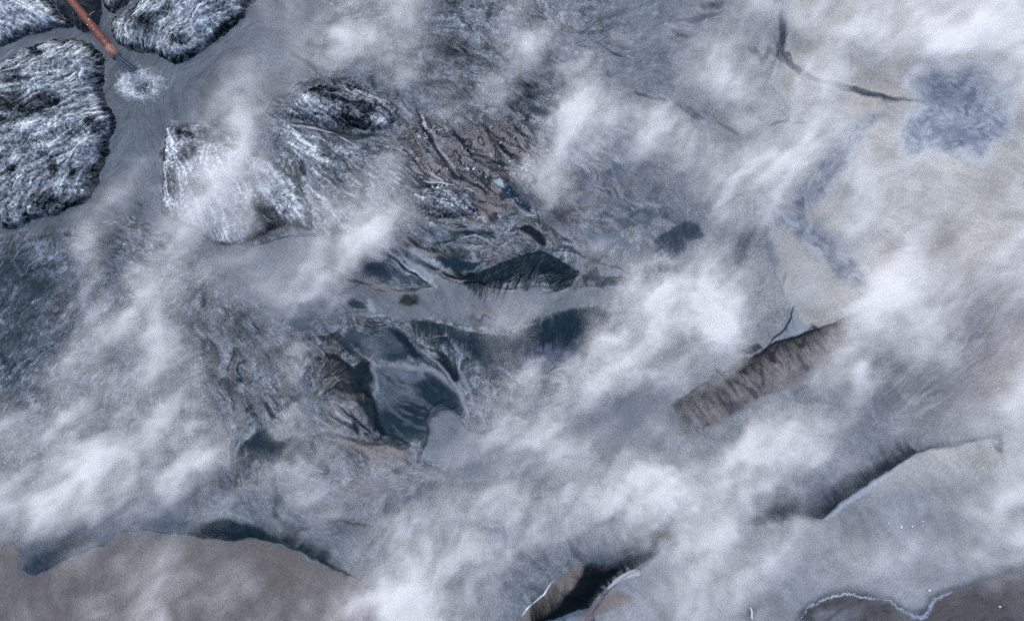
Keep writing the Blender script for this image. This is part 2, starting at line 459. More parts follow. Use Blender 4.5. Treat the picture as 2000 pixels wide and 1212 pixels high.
def marble(mask, f, k, seed, a):
    fr, h = bands(f, k, seed)
    fl = np.clip(0.95 + 0.18 * fine2 + 0.15 * mid, 0, 1.4)
    ed = smooth(0.0, 0.035, fr)                             # each band starts at a sharp edge and fades
    paint(mask * ed * smooth(0.75, 0.0, fr) ** 1.5 * fl * (h > 0.52), lin(22, 37, 53), 0.85 * a)
    paint(mask * ed * smooth(0.8, 0.1, fr) * fl * ((h > 0.30) & (h <= 0.52)), lin(112, 100, 98), 0.6 * a)
    paint(mask * ed * smooth(0.6, 0.0, fr) * fl * (h <= 0.18), lin(150, 158, 168), 0.55 * a)
    paint(mask * np.exp(-((fr - 0.02) / 0.03) ** 2) * smooth(-0.4, 0.5, n3), lin(26, 34, 44), 0.7 * a)
zone = landmask * rough * smooth(-0.55, 0.35, fbm(U, V, 120, 3, 361))
marble(zone * smooth(1400, 1200, U), phi, 1.6, 3.3, 0.6)
marble(cen * smooth(-0.3, 0.4, fbm(U, V, 60, 3, 367)), phi2, 1.3, 5.1, 0.8)
marble(cen, phi, 1.6, 1.7, 1.0)
# crinkled brown delta
delta = [(770, 280), (830, 232), (905, 222), (1000, 228), (1045, 280), (1062, 322), (1060, 385), (1000, 402), (945, 432), (880, 424), (800, 412), (770, 362), (796, 322), (756, 292)]
dm = smooth(-14, 14, sdf(delta, UC, VC))
paint(dm, lin(116, 106, 108), 0.75)
paint(dm * smooth(0.85, 1.0, lens), lin(62, 58, 64), 0.6)
paint(dm * smooth(-0.85, -1.0, lens), lin(134, 128, 130), 0.7)
paint(dm * np.clip(0.6 * crk2 + lens_edge + veins, 0, 1), lin(24, 25, 33), 0.85)
paint(dm * smooth(0.8, 1.6, iso_b + 0.5 * iso_a), lin(44, 50, 62), 0.6)
paint(dm * smooth(0.5, 1.6, 0.7 * mid + 0.8 * fine + 0.3 * n3), INK, 0.7)
paint(dm * smooth(0.6, 2.0, broad), DARK, 0.75)
paint(dm * smooth(0.9, 2.0, -0.6 * fine2 - 0.6 * fine), PALE, 0.6)
slope = [(440, 275), (540, 232), (560, 238), (640, 252), (750, 262), (810, 320), (780, 390), (740, 470), (720, 500), (680, 490), (610, 455), (560, 380), (500, 320)]
sm = smooth(-14, 14, sdf(slope, UC, VC))
# streaky frost slopes right of the delta
st = smooth(-12, 12, sdf([(1100, 255), (1180, 225), (1260, 255), (1300, 300), (1260, 340), (1200, 345), (1120, 330), (1080, 290)], UC, VC))
paint(st * smooth(0.3, 1.3, mid), BLUE, 0.7)
paint(st * smooth(0.2, 1.8, -mid + 0.5 * n3), FROST, 0.25)

# dark silt: ridges with slope shade painted in, bowls, fringes
P([(940, 550), (962, 528), (985, 515), (1012, 500), (1062, 490), (1092, 510), (1122, 526), (1130, 546), (1108, 556), (1060, 558), (1000, 548)], lin(24, 42, 62), 0.45, 9)
E(1165, 546, 26, 9, 5, DARK, 1); E(1215, 547, 32, 8, 0, DARK, 1)
L([(1018, 446), (1044, 455), (1064, 478)], 10, INK, 0.95, 4)
L([(1092, 480), (1130, 494)], 5, DARK, 0.9)
L([(985, 365), (1008, 385), (1036, 414)], 8, lin(24, 44, 68), 0.95, 4)
E(930, 541, 20, 9, -15, INK, 1); E(892, 514, 24, 10, 15, DARK, 0.95); E(870, 470, 30, 7, 20, BLUE, 0.7)
L([(850, 505), (900, 530), (905, 545)], 4, INK, 0.8); L([(800, 478), (850, 505), (930, 515)], 4, DARK, 0.8, coords='r')
P([(1030, 650), (1050, 635), (1110, 607), (1160, 600), (1192, 615), (1212, 618), (1200, 642), (1176, 668), (1130, 680), (1060, 675), (1020, 668)], lin(26, 44, 64), 0.95, 12)
P([(985, 690), (1020, 668), (1090, 672), (1160, 680), (1140, 696), (1090, 706), (1030, 722), (990, 722)], BLUE, 0.75, 14)
P([(890, 650), (940, 658), (1000, 664), (1016, 690), (1000, 722), (962, 732), (930, 702)], lin(46, 62, 82), 0.8, 10, tex=0.4)
P([(805, 625), (850, 632), (890, 655), (880, 668), (850, 650), (818, 640)], DARK, 0.85, 5, tex=0.4)
E(880, 650, 12, 14, 0, DARK, 0.95)
P([(640, 690), (670, 704), (690, 720), (716, 702), (730, 716), (732, 762), (738, 800), (762, 848), (780, 862), (736, 842), (704, 790), (682, 742), (655, 712)], lin(24, 38, 54), 0.95, 6)
L([(690, 745), (710, 772), (726, 776)], 9, INK, 1.0, 5, 'c'); L([(730, 790), (745, 830), (765, 856)], 8, INK, 1.0, 5, 'c')
P([(636, 716), (664, 712), (690, 742), (716, 780), (700, 792), (664, 776), (640, 748)], lin(124, 110, 106), 0.8, 8, tex=0.5)
P([(628, 780), (680, 792), (720, 826), (700, 850), (650, 830)], lin(120, 116, 122), 0.7, 10, tex=0.5)
E(690, 825, 14, 16, 20, DARK, 0.9)
P([(738, 800), (762, 802), (792, 778), (816, 750), (842, 738), (872, 762), (894, 792), (884, 802), (850, 794), (838, 820), (830, 842), (812, 856), (770, 852), (748, 828)], lin(34, 54, 76), 0.97, 11)
E(840, 755, 26, 18, 30, lin(22, 38, 56), 0.9); E(800, 835, 40, 16, 10, lin(26, 42, 60), 0.8)
L([(638, 632), (660, 655), (694, 684)], 9, DARK, 0.95, 5, 'c'); L([(650, 660), (700, 690), (716, 702)], 5, DARK, 0.8, 4, 'c')
P([(680, 645), (720, 655), (760, 690), (800, 690), (760, 702), (720, 680)], lin(38, 58, 82), 0.9, 8)
P([(766, 640), (798, 658), (820, 680), (822, 692), (792, 692), (772, 668)], DARK, 0.97, 6)
L([(770, 640), (820, 695), (880, 745), (905, 775)], 3, DARK, 0.9, 3); L([(740, 690), (830, 720), (880, 770), (900, 800)], 3.5, BLUE, 0.8, 3)
L([(850, 690), (866, 718), (890, 738)], 12, lin(20, 34, 48), 0.97, 6, 'c')
L([(860, 660), (890, 690), (900, 730)], 4, DARK, 0.7, 3, 'c'); L([(905, 640), (895, 700), (930, 780)], 4, BLUE, 0.7, 4)
E(914, 807, 5, 14, 10, DARK, 0.8)
P([(478, 862), (500, 845), (518, 838), (535, 856), (556, 862), (576, 848), (592, 860), (596, 882), (570, 902), (520, 906), (486, 896)], lin(44, 58, 76), 0.8, 9)
E(605, 880, 18, 14, 0, lin(60, 62, 74), 0.7, tex=0.6)
L([(600, 740), (600, 775), (612, 812)], 7, BLUE, 0.85, 5, 'c')
E(672, 541, 22, 8, 15, DARK, 0.9); E(722, 522, 40, 12, 35, lin(40, 58, 80), 0.9); E(800, 587, 18, 11, 0, INK, 0.95, 'r'); E(694, 596, 18, 10, 30, DARK, 0.9, 'r'); E(718, 596, 12, 8, -20, PALE, 0.6)
L([(742, 512), (790, 545), (842, 558)], 7, lin(52, 70, 94), 0.8, 5, 'c'); E(720, 548, 30, 10, 20, BROWN, 0.7, tex=0.5)
L([(768, 478), (800, 520), (830, 548)], 4, PALE, 0.4, 4, 'c'); L([(782, 510), (795, 530)], 4, INK, 0.9)
E(930, 601, 36, 12, 8, BROWN, 0.8, tex=0.6); E(935, 612, 24, 5, 0, DARK, 0.6)
E(740, 880, 62, 16, 8, lin(128, 114, 110), 0.75, tex=0.5); E(760, 862, 40, 8, 15, DARK, 0.8); E(690, 880, 40, 10, 30, DARK, 0.5, tex=0.6); E(760, 900, 60, 10, -8, BROWN, 0.7)
E(1072, 755, 30, 17, -30, lin(48, 54, 62), 0.85); L([(1000, 735), (1060, 732), (1100, 748)], 5, BROWN, 0.6, 4)
E(1092, 400, 20, 34, -15, lin(66, 58, 66), 0.85, tex=0.5); E(1080, 420, 16, 24, 0, lin(44, 58, 80), 0.8, tex=0.5)
E(1140, 350, 22, 10, 50, BLUE, 0.8, tex=0.6); E(1190, 348, 24, 7, 10, BLUE, 0.7, tex=0.5); E(1155, 395, 18, 8, -10, BLUE, 0.7, tex=0.5)
L([(1050, 350), (1090, 380), (1130, 420), (1120, 470)], 4, lin(70, 66, 70), 0.6, 3, 'r')
soft_patch([(1520, 480), (1600, 300), (1640, 300), (1640, 640), (1560, 640)], lin(146, 143, 139), 0.7, 30)
soft_patch([(1700, 640), (1800, 700), (2000, 800), (2160, 800), (2160, 880), (1960, 870), (1800, 840)], lin(140, 138, 138), 0.8, 40)
soft_patch([(380, 500), (480, 478), (610, 462), (720, 500), (700, 560), (660, 640), (560, 640), (440, 560)], lin(100, 109, 119), 0.8, 36)
soft_patch([(905, 830), (1000, 820), (1300, 700), (1330, 860), (1120, 950), (900, 960), (850, 915)], lin(104, 111, 121), 0.85, 34)
# small rounded pools and brown patches in the delta
for (x, y, rx, ry, g_, c, a) in [(976, 354, 15, 9, 30, lin(150, 160, 174), .9), (966, 420, 24, 15, -10, lin(126, 112, 110), .85), (975, 392, 13, 9, 20, lin(118, 114, 118), .7), (984, 376, 9, 16, 20, lin(30, 48, 72), .9), (945, 388, 20, 9, 15, lin(122, 110, 108), .7), (940, 410, 20, 7, 5, lin(128, 110, 106), .7)]:
    E(x, y, rx * 1.12, ry * 1.14, g_, lin(40, 48, 60), 0.6, 'c', 0.25, 0.3); E(x, y, rx, ry, g_, c, a, 'c', 0.25, 0.2)
E(962, 427, 7, 10, 0, DARK, 0.9, 's')

# dark bits showing at the upper edge of the delta
L([(1050, 122), (1092, 126)], 5, DARK, 0.9, 3, 'c'); E(1082, 148, 8, 15, 10, lin(46, 64, 90), 0.9); E(1030, 167, 18, 6, 5, INK, 0.9); E(1026, 195, 18, 14, 30, lin(36, 40, 48), 0.9, tex=0.6)
L([(1030, 212), (1060, 218), (1086, 226)], 9, lin(36, 52, 74), 0.9, 5, 'c'); L([(1084, 235), (1096, 255), (1106, 282)], 8, lin(52, 70, 98), 0.8, 6, 'c'); E(1104, 281, 6, 8, 0, lin(38, 56, 80), 0.9)
for a in [(620, 96, 38, 12, 22, 0.85), (710, 108, 26, 18, -30, 0.8), (880, 92, 46, 24, 20, 0.75), (820, 122, 34, 13, -15, 0.85), (600, 122, 26, 8, 25, 0.7), (905, 190, 26, 14, -10, 0.55), (650, 40, 16, 14, 0, 0.5), (1000, 205, 16, 10, 0, 0.8), (555, 240, 22, 9, 20, 0.8)]:
    E(*a[:5], lin(26, 34, 46), min(1, a[5] + 0.15), 'c', 0.6, 0.6)
# right of the delta: lines and patches seen through thinner steam
for pts, w, a in [([(1240, 178), (1266, 191), (1298, 195)], 3.5, .9), ([(1318, 205), (1350, 219), (1372, 232)], 9, .8), ([(1400, 240), (1444, 263)], 4, .7), ([(1526, 14), (1529, 60), (1522, 116)], 8, .9), ([(1508, 66), (1521, 106)], 3, .8),
                  ([(1478, 100), (1530, 120)], 8, .75), ([(1534, 118), (1560, 140), (1580, 152)], 6, .85), ([(1614, 159), (1680, 177), (1742, 193)], 5.5, .95), ([(1784, 195), (1812, 202)], 4, .95), ([(1496, 246), (1540, 238), (1582, 241)], 2.6, .95),
                  ([(1660, 80), (1661, 150)], 2.5, .5), ([(1376, 20), (1412, 4)], 9, .7), ([(1318, 46), (1414, 24)], 5, .6), ([(1312, 60), (1346, 76)], 4, .6), ([(1462, 92), (1492, 118)], 9, .7), ([(1180, 222), (1212, 242)], 3.5, .7),
                  ([(1180, 262), (1230, 270), (1262, 286)], 3.5, .8), ([(1240, 304), (1270, 320), (1292, 332)], 2.5, .8), ([(1158, 82), (1200, 105), (1222, 112)], 2.5, .8), ([(1320, 72), (1345, 70)], 3, .6), ([(1470, 408), (1460, 452), (1434, 504)], 15, .8), ([(1474, 400), (1470, 425)], 3.5, .9),
                  ([(1400, 410), (1465, 368)], 2.5, .5)]:
    L(pts, w, lin(38, 52, 76), a, max(2.0, w * 0.6), 'c' if w > 5 else 's', 0.3)
P([(1282, 466), (1340, 430), (1364, 440), (1371, 460), (1332, 492), (1292, 482)], lin(42, 57, 78), 0.8, 14, 's', 0.5)
P([(1204, 430), (1250, 406), (1280, 404), (1286, 420), (1262, 437), (1222, 444)], lin(66, 78, 94), 0.9, 5, 's', 0.2)
P([(1148, 456), (1215, 460), (1234, 480), (1200, 484), (1150, 470)], BLUE, 0.8, 8, tex=0.4)
L([(1527, 6), (1526, 60), (1528, 100), (1546, 128), (1582, 151), (1640, 167), (1690, 180), (1745, 193), (1806, 201)], 5.5, lin(34, 46, 70), 0.95, 3.5, 's', 0.15)
# swirling blue sediment plumes in the tan water
plume = [(1770, 152), (1784, 127), (1820, 117), (1870, 119), (1920, 127), (1962, 150), (1986, 170), (1974, 192), (1976, 230), (1966, 272), (1942, 292), (1920, 320), (1900, 316), (1882, 292), (1820, 300), (1772, 312), (1762, 290), (1765, 250), (1778, 222), (1802, 202), (1784, 190)]
pd = sdf(plume, UR + 14 * n2 + 5 * n3, VR + 14 * fbm(U, V, 50, 3, 87))
paint(smooth(-14, 4, pd), lin(160, 169, 184), 0.5)
paint(smooth(1, 16, pd), lin(104, 117, 142), 0.75)
paint(smooth(2, 24, pd) * smooth(-0.4, 1.4, 0.5 * iso_b + 0.4 * iso_c + 0.8 * n3 + 0.6 * n2), lin(64, 80, 110), 0.75)
paint(smooth(2, 14, pd) * smooth(0.5, 1.5, -iso_c + n3), lin(160, 172, 190), 0.45)
paint(np.exp(-((pd + 1) / 6) ** 2) * smooth(-0.5, 0.6, n3), lin(172, 184, 200), 0.35)
E(1850, 188, 56, 18, -5, lin(80, 96, 128), 0.6); E(1880, 264, 45, 13, 15, lin(84, 96, 126), 0.6); E(1810, 150, 34, 18, -25, lin(88, 102, 130), 0.5)
s1 = stroke([(1718, 222), (1682, 248), (1652, 290), (1622, 332), (1592, 370), (1566, 408), (1548, 440)], 26, 16, UC, VC)
s3 = stroke([(1545, 436), (1590, 462), (1632, 492), (1652, 528), (1686, 552)], 26, 14, UC, VC)
s4 = stroke([(1508, 396), (1524, 424), (1550, 446)], 15, 9, UC, VC)
sw = np.maximum(np.maximum(s1, s3), s4)
paint(sw, lin(100, 114, 140), 0.7)
paint(sw * smooth(-0.2, 1.2, 0.6 * iso_b + 0.4 * iso_c + 0.3 * mid + 0.5 * n3), lin(56, 72, 102), 0.6)
paint(sw * smooth(0.5, 1.5, -iso_b + 0.4 * n3), lin(160, 170, 186), 0.45)
L([(1500, 470), (1515, 520)], 9, lin(80, 100, 126), 0.7, 8); E(1810, 558, 28, 7, 8, lin(78, 90, 118), 0.8)
L([(1530, 560), (1536, 530)], 2, BLUE, 0.7)

# fluted bluff and its pool
fb = np.minimum(smooth(-14, 26, sdf(RIDGES[5]['pts'], US, VS)) * 1.5, 1) * smooth(-4, 3, RIDGES[5]['d'])
fb = np.clip(fb, 0, 1) * smooth(1295, 1390, U + 12 * n3)
paint(fb, lin(118, 108, 106), 0.9)
paint(fb * smooth(0.3, 1.7, broad + 0.4 * mid), lin(66, 62, 70), 0.75)
paint(fb * smooth(0.9, 2.0, -broad), lin(136, 124, 120), 0.5)
L([(1312, 790), (1368, 757), (1440, 716), (1500, 678), (1560, 657), (1612, 634)], 6, lin(34, 42, 58), 0.95, 4, 'c')
L([(1428, 692), (1482, 672)], 5, DARK, 0.9, 3); L([(1440, 700), (1500, 672)], 1.8, PALE, 0.35, 2)
P([(1494, 676), (1528, 650), (1546, 624), (1554, 606), (1562, 622), (1588, 642), (1562, 655), (1530, 669)], lin(116, 129, 147), 0.8, 5, 's'); L([(1498, 674), (1530, 640), (1548, 610), (1553, 599)], 2.4, DARK, 0.9, 1.5); L([(1520, 676), (1560, 656), (1592, 636)], 2.6, DARK, 0.9, 2, 'r')
L([(1310, 792), (1368, 755), (1440, 713), (1500, 676), (1560, 655), (1640, 624)], 4, lin(20, 28, 40), 0.95, 2.5, 's')
E(1330, 822, 26, 20, 40, lin(70, 68, 78), 0.7, tex=0.5); E(1430, 795, 22, 16, 20, lin(78, 78, 90), 0.7, tex=0.5); L([(1340, 810), (1366, 848)], 4, lin(64, 68, 80), 0.7)
E(1820, 735, 150, 85, -20, lin(90, 90, 102), 0.85, soft=0.8, tex=0.4); E(1890, 640, 130, 110, 0, lin(100, 96, 104), 0.6, soft=0.8, tex=0.4); E(1900, 640, 30, 40, 30, lin(84, 84, 100), 0.7, tex=0.6); E(1870, 665, 10, 6, -30, lin(60, 64, 84), 0.8); E(1955, 866, 18, 12, 10, lin(62, 68, 90), 0.8)
L([(1190, 880), (1280, 840)], 4, lin(84, 84, 98), 0.6, 4, 'r')
# long bluff: bottom edge dark, combed upwards
P([(20, 1035), (100, 1030), (206, 1050), (204, 1066), (130, 1092), (64, 1120), (44, 1112), (34, 1078)], lin(52, 68, 90), 0.7, 14, 's')
P([(120, 1030), (220, 985), (280, 965), (340, 965), (384, 1000), (376, 1038), (300, 1040), (224, 1040), (200, 1060)], lin(78, 92, 112), 0.6, 18, 's')
P([(378, 1046), (402, 1014), (442, 1012), (492, 1026), (546, 1054), (602, 1084), (580, 1080), (522, 1052), (440, 1054)], lin(26, 42, 60), 0.95, 6, 's')
L([(596, 1080), (640, 1100), (692, 1126)], 5, lin(30, 44, 62), 0.95, 3, 'r'); L([(405, 980), (450, 1000), (500, 1020)], 1.4, PALE, 0.4, 1.2, 'r')
brw = smooth(-4, 6, wat) * smooth(1000, 1080, V) * smooth(760, 600, U)
paint(brw * (ell(430, 1080, 240, 36, 6, US, VS, 0.7)), lin(100, 90, 88), 0.6)
# crumbled line of blocks on the flat
L([(560, 958), (650, 1012), (720, 1040), (812, 1062)], 9, lin(96, 90, 94), 0.8, 7, 'r', 0.5); L([(660, 1015), (715, 1025), (770, 1040), (815, 1062)], 4, lin(50, 60, 82), 0.9, 3, 'r', 0.7)
P([(736, 1004), (754, 974), (770, 974), (788, 1002), (764, 1022)], lin(62, 72, 90), 0.9, 5); E(808, 968, 18, 14, -40, lin(58, 72, 100), 0.85, tex=0.6); L([(1042, 972), (1050, 955), (1068, 944)], 5, DARK, 0.9, 3, 'c'); E(985, 1062, 26, 17, -20, lin(74, 92, 122), 0.8); E(730, 950, 40, 12, -15, BROWN, 0.7, tex=0.5); E(860, 960, 60, 14, 0, BROWN, 0.6, tex=0.6)
# black slumped bluff
P([(1012, 1216), (1030, 1196), (1080, 1136), (1112, 1106), (1136, 1100), (1160, 1120), (1150, 1170), (1100, 1190), (1060, 1216)], lin(104, 92, 92), 0.9, 5, 's')
P([(1092, 1178), (1120, 1140), (1138, 1100), (1160, 1090), (1196, 1100), (1214, 1112), (1182, 1140), (1166, 1162), (1150, 1186), (1100, 1200), (1050, 1214), (1060, 1196)], lin(12, 20, 30), 0.98, 6, 's')
P([(1142, 1086), (1200, 1072), (1262, 1042), (1302, 1030), (1312, 1056), (1282, 1080), (1240, 1106), (1204, 1108), (1170, 1104)], lin(50, 66, 96), 0.85, 12, 's')
P([(1186, 1142), (1204, 1116), (1224, 1106), (1246, 1112), (1250, 1121), (1222, 1134), (1192, 1148), (1176, 1146)], lin(158, 160, 166), 0.95, 3, 's')
P([(1130, 1200), (1160, 1180), (1190, 1160), (1215, 1155), (1240, 1164), (1205, 1184), (1150, 1212)], lin(112, 92, 90), 0.85, 5, 's'); L([(1060, 1210), (1140, 1195), (1165, 1180)], 4, lin(60, 84, 112), 0.8, 3); L([(1020, 1203), (1050, 1170), (1082, 1132)], 1.6, FROST, 0.8, 1)
# scalloped bluff edge
P([(1484, 992), (1530, 986), (1570, 968), (1640, 938), (1700, 908), (1768, 880), (1786, 884), (1742, 910), (1702, 936), (1660, 966), (1604, 1008), (1570, 1002), (1508, 1018)], lin(60, 68, 94), 0.85, 9, 's')
L([(1570, 1004), (1604, 1006), (1660, 964), (1704, 933), (1742, 908), (1786, 884)], 5, lin(34, 40, 58), 0.9, 4, 'r'); E(1515, 1006, 20, 12, -10, lin(44, 54, 78), 0.9)
L([(1780, 884), (1850, 864), (1960, 850)], 4, lin(54, 60, 76), 0.8, 4, 'r', 0.4); E(1500, 1008, 40, 12, -12, lin(40, 48, 66), 0.8); L([(1612, 1010), (1680, 965), (1740, 922)], 6, lin(150, 164, 184), 0.6, 5)
# dark frozen pool with a frost rim, bottom right
fp = [(1552, 1240), (1562, 1208), (1576, 1184), (1604, 1168), (1650, 1154), (1690, 1164), (1738, 1169), (1762, 1190), (1792, 1206), (1808, 1196), (1820, 1168), (1850, 1152), (1900, 1140), (1952, 1128), (2006, 1096), (2240, 1040), (2240, 1372), (1500, 1372)]
fd = sdf(fp, US, VS)
paint(smooth(-18, 2, fd), lin(52, 66, 84), 0.9)
paint(smooth(0, 6, fd), lin(82, 76, 82), 0.95)
paint(smooth(2, 10, fd) * smooth(0.2, 1.0, n3 + 0.5 * mid), lin(56, 62, 76), 0.7)
E(1625, 1205, 45, 22, -10, lin(110, 118, 134), 0.7, tex=0.6); E(1580, 1200, 14, 12, 0, INK, 0.7)
L([(1560, 1210), (1576, 1186), (1604, 1170), (1650, 1156), (1690, 1166), (1738, 1171), (1762, 1192)], 1.5, lin(150, 166, 186), 0.85, 1.6, 'r', 0.5); L([(1740, 1176), (1762, 1192), (1796, 1206), (1812, 1195), (1824, 1168), (1856, 1154)], 3.5, lin(136, 150, 170), 0.8, 3, 'r', 0.5)
E(1462, 1196, 16, 13, 20, lin(40, 54, 74), 0.9); L([(1464, 1185), (1474, 1208)], 1.6, FROST, 0.8, 1)

# murky streaks and veins on the lower left flat
for a in [(205, 482, 26, 46, 20, .8), (380, 640, 22, 28, 30, .9), (210, 695, 22, 14, 20, .6), (475, 650, 40, 36, 30, .6), (410, 850, 22, 16, 20, .75), (60, 570, 60, 50, -45, .6), (90, 555, 16, 18, -50, .8), (20, 520, 26, 60, -40, .6), (40, 660, 50, 40, -45, .6), (20, 780, 30, 20, -40, .6), (170, 640, 20, 14, 0, .6), (345, 745, 26, 14, 30, .55), (100, 910, 60, 14, 35, .5), (270, 395, 14, 5, 40, .9), (300, 318, 5, 5, 0, .95), (280, 312, 4, 4, 0, .7), (395, 222, 12, 7, 0, .5), (60, 470, 70, 10, -8, .75), (430, 480, 16, 12, 40, .85)]:
    E(*a[:5], lin(40, 50, 64), a[5], 'c', 0.7, 0.65)
for pts in [[(428, 728), (440, 750), (450, 768)], [(458, 730), (456, 752), (450, 768)], [(445, 735), (450, 768), (456, 786), (460, 816)], [(470, 735), (458, 756)], [(424, 690), (425, 735)], [(390, 672), (420, 705)], [(372, 740), (378, 770)]]:
    L(pts, 1.6, lin(48, 56, 66), 0.9, 1.4, 'r')
E(440, 722, 18, 18, 0, lin(120, 112, 114), 0.5, tex=0.5)
for pts in [[(505, 850), (600, 870)], [(610, 850), (604, 870), (612, 885)], [(632, 870), (630, 895)]]:
    L(pts, 1.1, PALE, 0.3, 1.2, 'r')

# the round bowl, its basins and pale rims
P([(733, 716), (762, 718), (828, 718), (868, 742), (900, 778), (912, 802), (888, 805), (862, 796), (846, 806), (836, 846), (804, 856), (760, 850), (736, 790)], lin(72, 86, 102), 0.8, 9, 's')
P([(739, 811), (759, 846), (803, 854), (836, 845), (836, 823), (844, 803), (864, 795), (888, 803), (897, 795), (884, 763), (864, 751), (846, 738), (828, 743), (818, 764), (795, 779), (779, 783), (755, 803)], lin(24, 42, 60), 0.92, 15, 's')
P([(687, 641), (719, 658), (763, 638), (820, 682), (828, 703), (787, 700), (755, 700), (719, 688), (691, 664)], lin(48, 66, 86), 0.85, 9, 'c')
P([(767, 638), (796, 655), (822, 680), (823, 694), (796, 690), (776, 668)], lin(20, 34, 50), 0.95, 5, 'c')
P([(856, 688), (880, 698), (897, 706), (899, 734), (890, 744), (868, 726)], lin(18, 30, 44), 0.95, 5, 'c')
bm = smooth(-4, 8, sdf([(736, 720), (828, 720), (868, 744), (898, 780), (888, 803), (862, 796), (846, 806), (836, 846), (804, 856), (760, 850), (740, 800)], US, VS))
paint(bm * smooth(0.1, 1.6, 0.8 * mid + 0.4 * fine2 + 0.3 * n3), lin(92, 104, 118), 0.4)
paint(bm * smooth(0.3, 1.7, -0.8 * mid - 0.4 * fine2), lin(18, 30, 42), 0.5)
L([(632, 628), (690, 678), (728, 712), (738, 765)], 5, lin(122, 127, 137), 0.8, 4); L([(742, 716), (828, 716), (870, 742), (902, 780), (916, 815)], 5, lin(118, 124, 134), 0.8, 4)
L([(800, 664), (850, 706), (890, 760), (914, 806)], 4, lin(124, 129, 139), 0.8, 3); L([(893, 700), (904, 740), (932, 800)], 4, lin(120, 125, 136), 0.7, 3); L([(804, 668), (852, 712), (888, 764)], 2, DARK, 0.8, 1.6)
E(700, 596, 20, 9, 25, lin(26, 40, 58), 0.95, 'r', 0.4, 0.2); E(800, 586, 19, 11, 0, lin(16, 26, 38), 0.98, 'r', 0.4, 0.2); E(668, 541, 22, 9, 15, lin(26, 42, 60), 0.95, 'c'); E(728, 520, 44, 13, 38, lin(34, 52, 74), 0.9, 'c'); L([(690, 602), (716, 606)], 1.4, PALE, 0.5, 1.2, 'r')
L([(770, 476), (800, 506), (850, 524), (880, 520)], 5, lin(30, 44, 62), 0.85, 4, 'c'); L([(780, 494), (815, 520), (840, 544), (860, 548)], 6, lin(150, 160, 174), 0.5, 5, 'c'); L([(774, 470), (812, 486), (850, 498)], 4, lin(62, 60, 66), 0.8, 3, 'r', 0.5)
E(930, 541, 20, 9, -15, lin(14, 22, 34), 1, 'c'); E(890, 514, 26, 10, 15, lin(22, 38, 58), 0.95, 'c'); L([(860, 528), (900, 546), (925, 552)], 3, lin(44, 40, 46), 0.9, 2.5, 'r')
